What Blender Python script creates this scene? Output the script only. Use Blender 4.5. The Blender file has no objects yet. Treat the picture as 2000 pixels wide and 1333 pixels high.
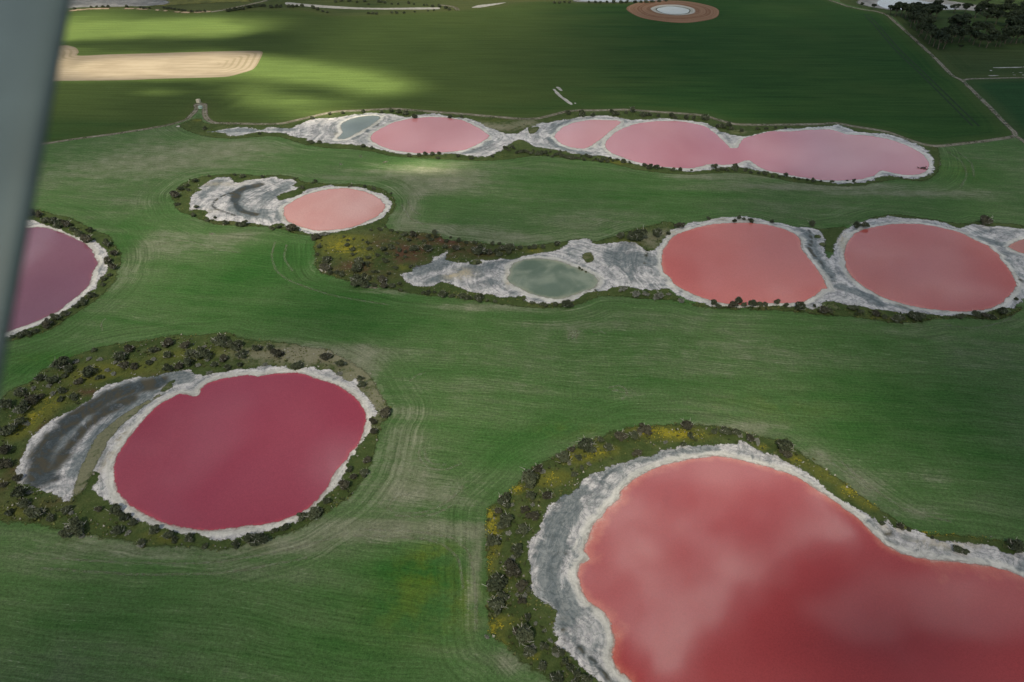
import bpy, math, random
import numpy as np
from mathutils import Vector
from mathutils.geometry import delaunay_2d_cdt

R = math.radians
random.seed(7)
rng = np.random.default_rng(11)
scene = bpy.context.scene
COL = scene.collection

# ------------------------------------------------------------------ camera
H = 200.0                      # flying height in metres
PITCH = R(38.5)                # looking down from the horizontal
FPX = 1333.3                   # 24 mm lens on a 36 mm wide frame of 2000 px
cam_d = bpy.data.cameras.new('camera')
cam_d.lens = 24.0
cam_d.sensor_width = 36.0
cam_d.clip_start = 0.05
cam_d.clip_end = 20000
cam_d.dof.use_dof = True
cam_d.dof.focus_distance = 350
cam_d.dof.aperture_fstop = 1.0
cam = bpy.data.objects.new('camera', cam_d)
COL.objects.link(cam)
cam.location = (0, 0, H)
cam.rotation_euler = (math.pi / 2 - PITCH, 0, 0)
scene.camera = cam

# ------------------------------------------------------------------ sky, sun, exposure
SUN_EL, SUN_AZ = R(50), R(200)   # azimuth from +Y (ahead) clockwise: behind the camera, a little to the left
SUN_DIR = Vector((math.sin(SUN_AZ) * math.cos(SUN_EL), math.cos(SUN_AZ) * math.cos(SUN_EL), math.sin(SUN_EL)))
world = bpy.data.worlds.new('World')
scene.world = world
world.use_nodes = True
wn = world.node_tree
sky = wn.nodes.new('ShaderNodeTexSky')
sky.sky_type = 'NISHITA'
sky.sun_disc = False
sky.sun_elevation = SUN_EL
sky.sun_rotation = SUN_AZ
wn.links.new(sky.outputs[0], wn.nodes['Background'].inputs[0])
wn.nodes['Background'].inputs[1].default_value = 0.10
sun_d = bpy.data.lights.new('sun', 'SUN')
sun_d.energy = 4.6
sun_d.angle = R(0.6)
sun_d.color = (1.0, 0.88, 0.64)
sun = bpy.data.objects.new('sun', sun_d)
COL.objects.link(sun)
sun.location = SUN_DIR * 900
sun.rotation_euler = SUN_DIR.to_track_quat('Z', 'Y').to_euler()
vs = scene.view_settings
vs.view_transform = 'Standard'
vs.look = 'None'
vs.gamma = 1.0
vs.exposure = 1.88
vs.use_curve_mapping = False
scene.cycles.use_denoising = True
scene.cycles.use_adaptive_sampling = False
scene.cycles.sample_clamp_indirect = 2.0
scene.cycles.max_bounces = 8
scene.cycles.diffuse_bounces = 4
scene.cycles.transparent_max_bounces = 8
scene.cycles.caustics_reflective = False
scene.cycles.caustics_refractive = False

# ------------------------------------------------------------------ survey helpers
CP, SP = math.cos(PITCH), math.sin(PITCH)


def g(u, v):
    """map reading (photo point) -> place on the ground, metres"""
    a, b = (u - 1000.0), (666.5 - v)
    dy = CP * FPX + SP * b
    dz = -SP * FPX + CP * b
    t = H / -dz
    return a * t, dy * t


def gp(pts):
    return np.array([g(*p) for p in pts], float)


def mpp(v):
    """metres per photo pixel across the view, on the ground at row v"""
    x0, y0 = g(1000, v)
    return math.hypot(math.hypot(x0, y0), H) / math.hypot(FPX, v - 666.5)


def hash2(ix, iy, s):
    h = (ix.astype(np.int64) * 374761393 + iy.astype(np.int64) * 668265263 + s * 974711) & 0x7fffffff
    h = ((h ^ (h >> 13)) * 1274126177) & 0x7fffffff
    h = (h ^ (h >> 16)) & 0xffff
    return h / 65535.0


def vnoise(x, y, s=0):
    ix, iy = np.floor(x), np.floor(y)
    fx, fy = x - ix, y - iy
    fx, fy = fx * fx * (3 - 2 * fx), fy * fy * (3 - 2 * fy)
    a, b = hash2(ix, iy, s), hash2(ix + 1, iy, s)
    c, d = hash2(ix, iy + 1, s), hash2(ix + 1, iy + 1, s)
    return (a * (1 - fx) + b * fx) * (1 - fy) + (c * (1 - fx) + d * fx) * fy


def fbm(x, y, s=0, octv=4, gain=0.5):
    r, amp, tot = 0, 1.0, 0
    for o in range(octv):
        r = r + amp * vnoise(x * 2 ** o, y * 2 ** o, s + o * 17)
        tot += amp
        amp *= gain
    return r / tot


def catmull(P, step, closed=True):
    n = len(P)
    out = []
    rngi = range(n if closed else n - 1)
    for i in rngi:
        if closed:
            p0, p1, p2, p3 = P[i - 1], P[i], P[(i + 1) % n], P[(i + 2) % n]
        else:
            p0, p1, p2, p3 = P[max(i - 1, 0)], P[i], P[i + 1], P[min(i + 2, n - 1)]
        L = np.linalg.norm(p2 - p1)
        k = max(1, int(math.ceil(L / step)))
        for j in range(k):
            t = j / k
            # damped tangents keep corners that were read as corners
            m1, m2 = (p2 - p0) * 0.42, (p3 - p1) * 0.42
            h00, h10 = 2 * t ** 3 - 3 * t ** 2 + 1, t ** 3 - 2 * t ** 2 + t
            h01, h11 = -2 * t ** 3 + 3 * t ** 2, t ** 3 - t ** 2
            m1 = m1 * min(1, L / (np.linalg.norm(m1) + 1e-6))
            m2 = m2 * min(1, L / (np.linalg.norm(m2) + 1e-6))
            out.append(h00 * p1 + h10 * m1 + h01 * p2 + h11 * m2)
    if not closed:
        out.append(P[-1])
    return np.array(out)


def rough(P, amp, size, seed=0, closed=True):
    """push an outline in and out by fractal noise"""
    if amp <= 0:
        return P
    if closed:
        T = np.roll(P, -1, 0) - np.roll(P, 1, 0)
    else:
        T = np.gradient(P, axis=0)
    Nn = np.stack([-T[:, 1], T[:, 0]], 1)
    Nn /= np.linalg.norm(Nn, axis=1)[:, None] + 1e-6
    d = fbm(P[:, 0] / size + 91.3, P[:, 1] / size + 17.7, seed, 5, 0.62) - 0.5
    return P + Nn * (d * 2 * amp)[:, None]


def inside(P, poly):
    res = np.zeros(len(P), bool)
    x, y = P[:, 0], P[:, 1]
    A, B = poly, np.roll(poly, -1, 0)
    for (x1, y1), (x2, y2) in zip(A, B):
        if y1 == y2:
            continue
        c = (y1 > y) != (y2 > y)
        if not c.any():
            continue
        xi = x1 + (y - y1) * (x2 - x1) / (y2 - y1)
        res ^= c & (x < xi)
    return res


def dist(P, line, closed=True, cap=1e9):
    A = line if closed else line[:-1]
    B = np.roll(line, -1, 0) if closed else line[1:]
    best = np.full(len(P), cap ** 2 if cap < 1e8 else 1e18)
    for a, b in zip(A, B):
        ab = b - a
        L = ab @ ab + 1e-9
        t = np.clip(((P - a) @ ab) / L, 0, 1)
        q = P - a - t[:, None] * ab
        best = np.minimum(best, (q * q).sum(1))
    return np.sqrt(best)


def blobs(P, L):
    """sum of soft spots: (u, v, ru, rv, strength) read off in photo points"""
    s = np.zeros(len(P))
    for u, v, ru, rv, k in L:
        c = np.array(g(u, v))
        ex = abs(g(u + ru, v)[0] - g(u - ru, v)[0]) / 2
        ey = abs(g(u, v - rv)[1] - g(u, v + rv)[1]) / 2
        q = ((P[:, 0] - c[0]) / ex) ** 2 + ((P[:, 1] - c[1]) / ey) ** 2
        s += k * np.exp(-q * 1.1)
    return s


# ------------------------------------------------------------------ object helpers
def tag(o, label=None, cat=None, group=None, kind=None):
    if label: o['label'] = label
    if cat: o['category'] = cat
    if group: o['group'] = group
    if kind: o['kind'] = kind
    return o


def obj(name, me, mat=None, parent=None):
    if mat is not None and not me.materials:
        me.materials.append(mat)
    o = bpy.data.objects.new(name, me)
    COL.objects.link(o)
    if parent:
        o.parent = parent
    return o


def empty(name, loc=(0, 0, 0), rz=0, s=1.0):
    o = bpy.data.objects.new(name, None)
    COL.objects.link(o)
    o.location = loc
    o.rotation_euler = (0, 0, rz)
    o.scale = (s, s, s)
    o.empty_display_size = 0.2
    return o


def mesh(name, V, F, smooth=False):
    me = bpy.data.meshes.new(name)
    me.from_pydata([tuple(v) for v in V], [], [tuple(f) for f in F])
    me.update()
    if smooth:
        me.polygons.foreach_set('use_smooth', [True] * len(me.polygons))
    return me


def setattr_f(me, name, vals):
    a = me.attributes.new(name, 'FLOAT', 'POINT')
    a.data.foreach_set('value', np.asarray(vals, np.float32))


def sheet_mesh(name, poly, z, grid, seed=0):
    """fill an outline with an even scatter of points, returns mesh and its 2D points"""
    lo, hi = poly.min(0), poly.max(0)
    nx, ny = int((hi[0] - lo[0]) / grid) + 1, int((hi[1] - lo[1]) / grid) + 1
    gx, gy = np.meshgrid(lo[0] + (np.arange(nx) + .5) * grid, lo[1] + (np.arange(ny) + .5) * grid)
    Q = np.stack([gx.ravel(), gy.ravel()], 1)
    Q += np.random.default_rng(seed).uniform(-.3, .3, Q.shape) * grid
    Q = Q[inside(Q, poly)]
    if len(Q):
        Q = Q[dist(Q, poly) > grid * 0.45]
    pts = [Vector(p) for p in poly] + [Vector(p) for p in Q]
    n = len(poly)
    res = delaunay_2d_cdt(pts, [], [list(range(n))], 1, 1e-4)
    V, F = res[0], res[2]
    P = np.array([(v[0], v[1]) for v in V])
    FF = []
    for f in F:
        a, b, c = P[f[0]], P[f[1]], P[f[2]]
        cr = (b[0] - a[0]) * (c[1] - a[1]) - (b[1] - a[1]) * (c[0] - a[0])
        FF.append(f if cr > 0 else f[::-1])
    me = mesh(name, [(p[0], p[1], z) for p in P], FF)
    return me, P


# ------------------------------------------------------------------ node helpers
class NT:
    def __init__(s, name):
        s.m = bpy.data.materials.new(name)
        s.m.use_nodes = True
        s.t = s.m.node_tree
        s.t.nodes.clear()
        s.out = s.t.nodes.new('ShaderNodeOutputMaterial')

    def n(s, typ):
        return s.t.nodes.new(typ)

    def put(s, sock, v):
        if isinstance(v, bpy.types.NodeSocket):
            s.t.links.new(v, sock)
        elif isinstance(v, (tuple, list)) and len(v) == 3 and sock.type == 'RGBA':
            sock.default_value = (*v, 1)
        else:
            sock.default_value = v

    def pos(s):
        return s.n('ShaderNodeTexCoord').outputs['Object']

    def attr(s, name):
        a = s.n('ShaderNodeAttribute')
        a.attribute_name = name
        return a.outputs['Fac']

    def math(s, op, a, b=0.0, c=0.0, clamp=False):
        m = s.n('ShaderNodeMath')
        m.operation = op
        m.use_clamp = clamp
        for i, v in enumerate((a, b, c)):
            s.put(m.inputs[i], v)
        return m.outputs[0]

    def add(s, a, b): return s.math('ADD', a, b)
    def sub(s, a, b): return s.math('SUBTRACT', a, b)
    def mul(s, a, b): return s.math('MULTIPLY', a, b)

    def mapr(s, v, a, b, c=0.0, d=1.0, smooth=True):
        m = s.n('ShaderNodeMapRange')
        m.interpolation_type = 'SMOOTHSTEP' if smooth else 'LINEAR'
        for i, x in enumerate((v, a, b, c, d)):
            s.put(m.inputs[i], x)
        return m.outputs[0]

    def xyz(s, x, y, z):
        m = s.n('ShaderNodeCombineXYZ')
        for i, v in enumerate((x, y, z)):
            s.put(m.inputs[i], v)
        return m.outputs[0]

    def sep(s, v):
        m = s.n('ShaderNodeSeparateXYZ')
        s.put(m.inputs[0], v)
        return m.outputs

    def mapping(s, v, scale=(1, 1, 1), rz=0.0, loc=(0, 0, 0)):
        m = s.n('ShaderNodeMapping')
        s.put(m.inputs[0], v)
        m.inputs['Location'].default_value = loc
        m.inputs['Rotation'].default_value = (0, 0, rz)
        m.inputs['Scale'].default_value = scale
        return m.outputs[0]

    def noise(s, v, scale=1.0, detail=4.0, rough=0.55, dist=0.0):
        m = s.n('ShaderNodeTexNoise')
        s.put(m.inputs['Vector'], v)
        m.inputs['Scale'].default_value = scale
        m.inputs['Detail'].default_value = detail
        m.inputs['Roughness'].default_value = rough
        m.inputs['Distortion'].default_value = dist
        return m.outputs[0]

    def voro(s, v, scale=1.0, feat='F1'):
        m = s.n('ShaderNodeTexVoronoi')
        m.feature = feat
        s.put(m.inputs['Vector'], v)
        m.inputs['Scale'].default_value = scale
        return m.outputs[0]

    def mix(s, f, a, b, blend='MIX'):
        m = s.n('ShaderNodeMix')
        m.data_type = 'RGBA'
        m.blend_type = blend
        s.put(m.inputs[0], f)
        s.put(m.inputs[6], a)
        s.put(m.inputs[7], b)
        return m.outputs[2]

    def ramp(s, v, stops):
        m = s.n('ShaderNodeValToRGB')
        s.put(m.inputs[0], v)
        e = m.color_ramp.elements
        while len(e) < len(stops):
            e.new(0.5)
        for el, (p, c) in zip(e, stops):
            el.position = p
            el.color = (*c, 1)
        return m.outputs[0]

    def bump(s, h, strength=0.3, d=0.2):
        m = s.n('ShaderNodeBump')
        m.inputs['Strength'].default_value = strength
        m.inputs['Distance'].default_value = d
        s.put(m.inputs['Height'], h)
        return m.outputs[0]

    def bsdf(s, col, roughness=0.9, spec=0.2, normal=None, alpha=None, ior=None):
        b = s.n('ShaderNodeBsdfPrincipled')
        s.put(b.inputs['Base Color'], col)
        s.put(b.inputs['Roughness'], roughness)
        b.inputs['Specular IOR Level'].default_value = spec
        if ior: b.inputs['IOR'].default_value = ior
        if normal is not None: s.put(b.inputs['Normal'], normal)
        if alpha is not None: s.put(b.inputs['Alpha'], alpha)
        s.t.links.new(b.outputs[0], s.out.inputs[0])
        return b


def scalecol(c, k):
    return tuple(x * k for x in c)


# ------------------------------------------------------------------ survey: outlines read off the photograph
LK_B = [(575,727),(600,731),(620,739),(642,746),(660,753),(685,768),(700,781),(708,792),(716,806),(717,820),(713,838),(708,855),(700,872),(687,887),(672,908),(655,929),(645,950),(631,968),(612,988),(589,1004),(560,1016),(532,1024),(500,1030),(476,1030),(466,1034),(440,1036),(413,1038),(380,1037),(350,1033),(328,1027),(308,1020),(280,1008),(259,996),(243,980),(228,964),(222,945),(220,925),(221,908),(224,894),(232,880),(242,866),(262,838),(286,812),(310,790),(335,776),(352,769),(366,770),(380,774),(388,770),(391,759),(405,748),(430,740),(460,735),(486,731),(504,734),(520,731),(545,729)]
ST_B = [(398,732),(440,724),(472,718),(495,718),(520,712),(540,714),(555,712),(568,720),(582,721),(597,718),(612,716),(628,722),(648,718),(658,732),(680,744),(698,738),(703,756),(720,782),(741,806),(725,817),(724,845),(711,862),(699,874),(676,922),(659,954),(624,985),(582,1017),(526,1040),(490,1048),(455,1060),(434,1060),(413,1057),(378,1050),(333,1040),(287,1025),(245,1008),(214,984),(196,966),(184,950),(189,933),(180,925),(165,945),(150,962),(137,981),(116,978),(81,962),(53,948),(34,945),(25,936),(28,912),(42,882),(64,848),(84,832),(120,810),(146,796),(174,778),(200,756),(240,741),(260,737),(290,737),(328,729),(364,722)]
LK_C = [(1300,906),(1352,894),(1405,890),(1454,899),(1510,915),(1559,932),(1615,967),(1650,992),(1682,1016),(1703,1038),(1731,1062),(1766,1080),(1808,1090),(1878,1097),(1948,1108),(1997,1125),(2080,1170),(2200,1260),(2300,1400),(2250,1550),(2000,1620),(1700,1600),(1400,1500),(1270,1390),(1228,1333),(1204,1311),(1191,1280),(1196,1251),(1189,1227),(1186,1213),(1172,1195),(1148,1178),(1133,1157),(1126,1125),(1130,1104),(1147,1091),(1137,1076),(1147,1048),(1158,1024),(1175,1006),(1182,992),(1206,975),(1213,957),(1245,929)]
ST_C = [(1338,872),(1317,872),(1297,878),(1271,886),(1240,892),(1220,902),(1190,910),(1166,922),(1130,940),(1124,952),(1106,968),(1080,982),(1066,998),(1060,1012),(1052,1028),(1036,1048),(1026,1077),(1024,1082),(1029,1099),(1031,1128),(1044,1158),(1062,1183),(1082,1200),(1082,1231),(1093,1247),(1082,1260),(1101,1277),(1119,1293),(1139,1310),(1163,1328),(1200,1370),(1250,1440),(1400,1560),(1700,1680),(2050,1690),(2400,1560),(2450,1380),(2300,1230),(2150,1140),(2060,1095),(2000,1080),(1966,1078),(1944,1065),(1916,1062),(1894,1055),(1871,1059),(1832,1054),(1804,1043),(1770,1031),(1751,1029),(1742,1017),(1717,1003),(1725,1023),(1703,1012),(1678,995),(1647,975),(1619,956),(1591,931),(1560,911),(1532,897),(1518,886),(1496,884),(1465,870),(1448,860),(1440,866),(1400,866),(1370,868)]
VG_C = [(947,1040),(952,1242),(974,1255),(1018,1300),(1071,1334),(1130,1390),(1220,1490),(1380,1620),(1700,1760),(2050,1760),(2480,1610),(2540,1400),(2370,1210),(2200,1110),(2080,1075),(2000,1062),(1933,1048),(1860,1041),(1796,1036),(1770,1023),(1714,987),(1658,947),(1613,914),(1566,883),(1543,861),(1510,855),(1476,847),(1440,837),(1400,830),(1339,826),(1281,829),(1240,829),(1200,840),(1160,854),(1123,870),(1070,894),(1028,918),(1000,950),(951,992),(946,1000)]
VG_B = [(-120,900),(-60,840),(0,780),(20,760),(60,744),(80,724),(130,700),(180,682),(240,670),(320,657),(400,652),(440,648),(480,658),(560,668),(620,680),(670,698),(712,722),(735,745),(752,778),(768,803),(752,838),(738,870),(732,900),(716,935),(690,970),(650,1000),(610,1028),(570,1045),(500,1066),(450,1076),(380,1076),(300,1070),(220,1055),(150,1042),(80,1030),(0,1022),(-80,1010)]
LK_D = [(556,404),(578,389),(606,378),(636,371),(675,368),(703,372),(726,379),(744,390),(753,401),(751,410),(739,422),(716,434),(689,445),(657,450),(620,452),(588,445),(565,436),(553,424),(553,414)]
ST_D = [(368,415),(371,406),(369,390),(380,377),(391,372),(385,367),(406,355),(429,347),(447,347),(459,355),(468,356),(486,352),(512,349),(535,345),(551,349),(571,350),(581,356),(574,363),(583,368),(565,375),(544,385),(548,391),(571,385),(588,377),(604,369),(631,365),(647,362),(663,364),(698,365),(726,372),(744,379),(758,387),(766,398),(763,410),(753,423),(735,434),(709,443),(675,452),(640,456),(606,459),(583,452),(560,444),(548,438),(521,443),(491,438),(468,435),(443,433),(413,431),(401,423),(406,413),(390,409),(376,411)]
VG_D = [(332,387),(335,376),(353,360),(387,347),(426,340),(468,339),(514,342),(548,341),(578,347),(594,355),(629,358),(698,359),(732,364),(755,373),(774,389),(776,401),(765,420),(757,440),(772,450),(800,453),(860,457),(872,466),(917,469),(956,475),(1012,479),(1076,474),(1102,470),(1118,465),(1146,464),(1163,470),(1197,460),(1240,446),(1270,440),(1310,430),(1330,428),(1340,440),(1700,620),(1758,632),(1802,628),(1890,624),(1945,628),(1978,616),(2010,600),(2060,560),(1950,560),(1670,621),(1593,616),(1574,611),(1486,607),(1398,606),(1354,600),(1323,591),(1288,587),(1244,585),(1200,581),(1166,584),(1124,598),(1082,603),(1012,601),(939,592),(880,583),(820,577),(780,571),(740,561),(680,551),(630,537),(612,519),(608,490),(612,465),(583,460),(537,448),(480,443),(415,439),(399,432),(371,423),(353,416),(337,401)]
LK_E = [(992,527),(1003,514),(1026,507),(1057,505),(1090,509),(1118,519),(1144,529),(1163,539),(1170,549),(1163,563),(1138,572),(1110,583),(1076,585),(1040,577),(1017,566),(998,555),(989,543),(994,535)]
ST_E = [(778,534),(802,529),(805,520),(836,514),(844,503),(861,497),(868,490),(883,489),(872,507),(906,513),(925,506),(956,508),(973,506),(998,507),(1020,500),(1054,494),(1085,489),(1101,479),(1110,469),(1130,466),(1149,467),(1163,476),(1194,473),(1236,472),(1252,478),(1264,490),(1275,488),(1285,480),(1297,467),(1308,449),(1323,446),(1341,437),(1376,431),(1409,425),(1433,424),(1460,423),(1486,426),(1499,432),(1530,437),(1552,444),(1574,444),(1602,452),(1611,463),(1613,476),(1611,493),(1620,505),(1627,493),(1629,476),(1638,458),(1655,446),(1683,434),(1703,427),(1732,422),(1758,424),(1784,426),(1824,430),(1852,437),(1875,446),(1890,440),(1899,436),(1934,443),(1952,441),(1978,445),(2000,446),(2080,450),(2150,475),(2130,540),(2040,590),(2000,585),(1998,591),(1985,598),(1982,606),(1971,603),(1945,608),(1912,614),(1864,618),(1824,616),(1791,610),(1769,614),(1736,610),(1703,606),(1681,600),(1648,597),(1626,590),(1608,590),(1600,601),(1582,606),(1571,600),(1552,603),(1508,599),(1453,602),(1416,598),(1394,599),(1371,592),(1345,586),(1323,576),(1303,566),(1288,568),(1244,566),(1213,561),(1188,569),(1160,572),(1138,580),(1118,592),(1076,593),(1026,591),(1023,581),(984,584),(956,577),(917,570),(897,563),(880,555),(864,552),(844,560),(813,560),(791,552),(782,543)]
LK_F = [(1290,507),(1293,491),(1305,472),(1323,457),(1354,446),(1389,438),(1431,435),(1464,435),(1497,439),(1530,447),(1552,457),(1565,469),(1567,485),(1578,502),(1596,522),(1609,544),(1616,560),(1623,567),(1609,567),(1594,579),(1572,592),(1541,594),(1497,595),(1453,597),(1409,593),(1382,587),(1358,578),(1336,568),(1312,554),(1308,544),(1294,535),(1290,522)]
LK_G = [(1646,498),(1649,480),(1663,460),(1685,448),(1718,441),(1758,437),(1798,438),(1835,444),(1868,452),(1888,460),(1903,468),(1923,477),(1936,482),(1940,488),(1954,498),(1956,507),(1967,520),(1978,535),(1987,553),(1985,562),(1973,580),(1956,595),(1938,604),(1890,611),(1846,609),(1791,603),(1758,594),(1725,583),(1696,567),(1676,554),(1663,542),(1652,526),(1648,513)]
LK_G2 = [(1966,482),(1978,473),(2000,467),(2060,466),(2100,485),(2070,508),(2000,497),(1982,491)]
LK_HP = [(664,249),(670,239),(693,230),(726,226),(745,229),(740,236),(717,251),(697,262),(677,272),(654,274),(660,267),(667,259)]
LK_H1 = [(723,272),(726,262),(743,251),(769,239),(802,232),(835,229),(868,230),(898,234),(928,246),(948,259),(956,267),(948,274),(928,286),(901,295),(858,299),(809,300),(776,296),(746,287),(728,279)]
LK_H2 = [(1082,270),(1085,260),(1100,248),(1124,239),(1153,235),(1196,235),(1216,237),(1208,246),(1191,258),(1177,270),(1165,279),(1155,287),(1138,292),(1114,289),(1095,282)]
LK_H3 = [(1180,286),(1182,277),(1193,265),(1215,252),(1239,243),(1268,238),(1316,237),(1352,241),(1378,247),(1393,258),(1412,274),(1424,285),(1428,289),(1437,289),(1445,278),(1455,269),(1479,263),(1508,257),(1544,257),(1580,254),(1616,253),(1635,257),(1654,263),(1683,264),(1719,269),(1755,278),(1784,291),(1805,304),(1816,321),(1813,333),(1798,341),(1772,343),(1748,340),(1722,335),(1707,345),(1676,352),(1635,354),(1597,352),(1563,347),(1530,341),(1496,334),(1472,321),(1463,315),(1453,316),(1443,321),(1414,323),(1388,322),(1352,330),(1304,328),(1256,321),(1220,310),(1196,301),(1183,292)]
ST_H = [(401,259),(413,256),(452,251),(486,248),(512,252),(532,249),(565,251),(578,244),(611,234),(654,229),(697,223),(736,221),(769,223),(792,229),(819,224),(858,223),(888,229),(908,231),(934,238),(961,249),(990,259),(1010,261),(1028,250),(1052,241),(1081,236),(1114,233),(1138,227),(1186,226),(1220,231),(1239,233),(1268,231),(1301,230),(1340,235),(1373,238),(1393,247),(1412,255),(1436,263),(1450,264),(1472,261),(1501,255),(1530,250),(1556,250),(1592,246),(1616,247),(1635,244),(1654,250),(1669,256),(1702,259),(1736,263),(1765,271),(1789,281),(1808,293),(1825,311),(1828,323),(1820,338),(1803,348),(1774,350),(1755,346),(1731,345),(1712,351),(1683,358),(1640,360),(1604,357),(1568,351),(1532,346),(1496,339),(1460,332),(1424,329),(1388,333),(1340,336),(1292,331),(1244,324),(1203,314),(1184,308),(1153,305),(1124,302),(1095,296),(1071,293),(1042,287),(1016,274),(999,284),(984,294),(957,304),(924,307),(891,302),(842,304),(776,304),(743,295),(710,287),(660,282),(604,276),(565,267),(538,259),(505,259),(462,266),(436,262),(413,261)]
TRACK = [(-120,312),(20,290),(100,279),(170,269),(238,260),(300,250),(330,244),(349,239),(362,235),(371,228),(381,218),(384,211),(383,205)]
TRACK2 = [(399,205),(400,214),(400,223),(403,231),(411,238),(424,241),(480,242),(546,242),(598,231),(654,219),(710,216),(766,213),(809,216),(875,221),(974,229),(1010,232),(1047,232),(1076,226),(1114,217),(1167,216),(1220,215),(1268,218),(1364,225),(1388,230),(1420,240),(1448,244),(1544,244),(1600,243),(1633,241),(1664,247),(1731,258),(1784,277),(1827,286),(1880,281),(1940,274),(1984,266)]
TRACK3 = [(2120,380),(2040,312),(2000,277),(1984,266),(1980,258),(1930,207),(1880,158),(1860,148),(1820,108),(1780,72),(1740,36),(1730,29),(1712,23),(1690,20),(1660,14),(1630,4),(1590,-8),(1530,-22)]
TRACK4 = [(1880,159),(1890,155),(1920,154),(2000,152),(2100,150)]
VG_H = [(388,222),(399,238),(420,242),(546,242),(598,231),(654,219),(710,216),(766,213),(875,221),(974,229),(1047,232),(1114,217),(1220,215),(1364,225),(1388,230),(1448,244),(1544,244),(1633,241),(1664,247),(1731,258),(1784,277),(1827,287),(1835,300),(1838,325),(1828,345),(1803,355),(1755,352),(1712,358),(1683,364),(1640,366),(1560,358),(1496,347),(1424,339),(1340,343),(1244,333),(1184,320),(1100,310),(1042,306),(1000,312),(940,316),(842,311),(776,308),(710,296),(604,286),(538,268),(462,272),(420,270),(380,262),(345,246),(368,236)]
LK_A = [(50,445),(73,444),(95,446),(122,454),(147,465),(168,477),(183,490),(187,503),(193,515),(185,530),(178,553),(160,574),(136,593),(117,608),(88,622),(59,635),(21,648),(0,654),(-80,640),(-170,560),(-150,490),(-60,450),(20,443)]
ST_A = [(42,431),(63,430),(84,437),(101,443),(125,451),(150,463),(168,474),(187,469),(202,482),(212,501),(206,513),(212,520),(210,536),(195,551),(189,564),(172,574),(153,593),(136,604),(105,620),(80,635),(59,643),(21,658),(0,662),(-90,655),(-190,570),(-170,480),(-70,438)]
VG_A = [(45,408),(90,412),(140,427),(180,445),(215,462),(238,490),(238,522),(226,552),(195,583),(150,617),(100,646),(50,664),(0,674),(-100,668),(-215,570),(-190,470),(-80,420)]

# far crop field: below it the tracks, above it the salt channel
CROP = [(-260,335),(-120,313),(20,291),(100,280),(170,270),(238,261),(300,251),(330,245),(352,240),(365,234),(375,226),(384,213),(388,204),(399,205),(400,214),(400,223),(403,231),(411,238),(424,241),(480,242),(546,242),(598,231),(654,219),(710,216),(766,213),(809,216),(875,221),(974,229),(1010,232),(1047,232),(1076,226),(1114,217),(1167,216),(1220,215),(1268,218),(1364,225),(1388,230),(1420,240),(1448,244),(1544,244),(1600,243),(1633,241),(1664,247),(1731,258),(1784,277),(1827,286),(1880,281),(1940,274),(1984,266),(1980,258),(1930,207),(1880,158),(1860,148),(1820,108),(1780,72),(1740,36),(1730,29),(1712,23),(1690,20),(1660,14),(1630,4),(1590,-8),(1500,-18),(1400,-8),(1300,2),(1230,7),(1130,7),(1060,3),(1000,8),(985,13),(940,17),(905,20),(847,24),(785,27),(722,31),(647,31),(600,22),(550,19),(475,21),(412,23),(362,25),(300,20),(240,17),(175,18),(135,21),(20,26),(-300,40)]

SAND = [(100,159),(238,157),(330,154),(438,151),(473,143),(496,135),(507,119),(513,104),(507,100),(422,101),(284,105),(215,107),(153,109),(154,102),(148,94),(130,89),(114,90),(60,88),(0,92),(-60,100),(-70,166),(40,161)]

STEP = lambda v: max(0.8, mpp(v) * 2.2)


def outline(px, amp, size, seed, step=1.2):
    return rough(catmull(gp(px), step), amp, size, seed)


OUT = {}
for nm, px, amp, size, step in (
        ('lake_b', LK_B, .5, 8, .9), ('shore_b', ST_B, 2.2, 6, .6), ('lake_c', LK_C, .5, 8, .9), ('shore_c', ST_C, 2.0, 5, .6),
        ('verge_c', VG_C, .5, 7, 1.5), ('verge_b', VG_B, 2.5, 12, 1.5), ('lake_d', LK_D, .6, 10, 1.2), ('shore_d', ST_D, 2.0, 8, .8),
        ('lake_e', LK_E, .8, 8, 1.2), ('shore_e', ST_E, 2.0, 8, .9), ('lake_f', LK_F, .8, 12, 1.2), ('lake_g', LK_G, .8, 12, 1.2),
        ('lake_g2', LK_G2, .8, 12, 1.2), ('lake_hp', LK_HP, 1.2, 12, 1.6), ('lake_h1', LK_H1, 1.2, 14, 1.8), ('lake_h2', LK_H2, 1.2, 14, 1.8),
        ('lake_h3', LK_H3, 1.2, 14, 1.8), ('shore_h', ST_H, 4.0, 14, 1.4), ('lake_a', LK_A, .6, 10, 1.2), ('shore_a', ST_A, 1.6, 8, .9),
        ('verge_a', VG_A, 2.5, 14, 2), ('verge_h', VG_H, 1.5, 20, 2.5)):
    OUT[nm] = outline(px, amp, size, hash(nm) % 97 if False else sum(map(ord, nm)) % 97, step)
# the scrub bank between the ponds is read as two strips
VG_D1 = [p for p in VG_D[:VG_D.index((1330,428))]] + [(1318,450),(1290,480),(1290,520),(1300,560),(1345,592),(1354,600)] + VG_D[VG_D.index((1323,591)):]
VG_G = [(1340,582),(1380,592),(1560,596),(1620,584),(1700,600),(1800,606),(1940,600),(1985,596),(2004,600),(1978,617),(1945,628),(1890,624),(1802,628),(1758,633),(1670,622),(1593,616),(1574,611),(1486,607),(1398,606),(1354,600)]
VG_G1 = [(1560,440),(1600,446),(1660,440),(1690,428),(1735,419),(1790,422),(1860,434),(1892,436),(1902,430),(1950,434),(2010,440),(1990,455),(1890,450),(1800,436),(1700,436),(1650,455),(1636,480),(1626,505),(1616,510),(1606,480),(1600,460),(1570,452)]
OUT['verge_d'] = outline(VG_D1, 2.0, 14, 5, 1.6)
OUT['verge_g'] = outline(VG_G, 1.6, 10, 6, 1.5)
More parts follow.
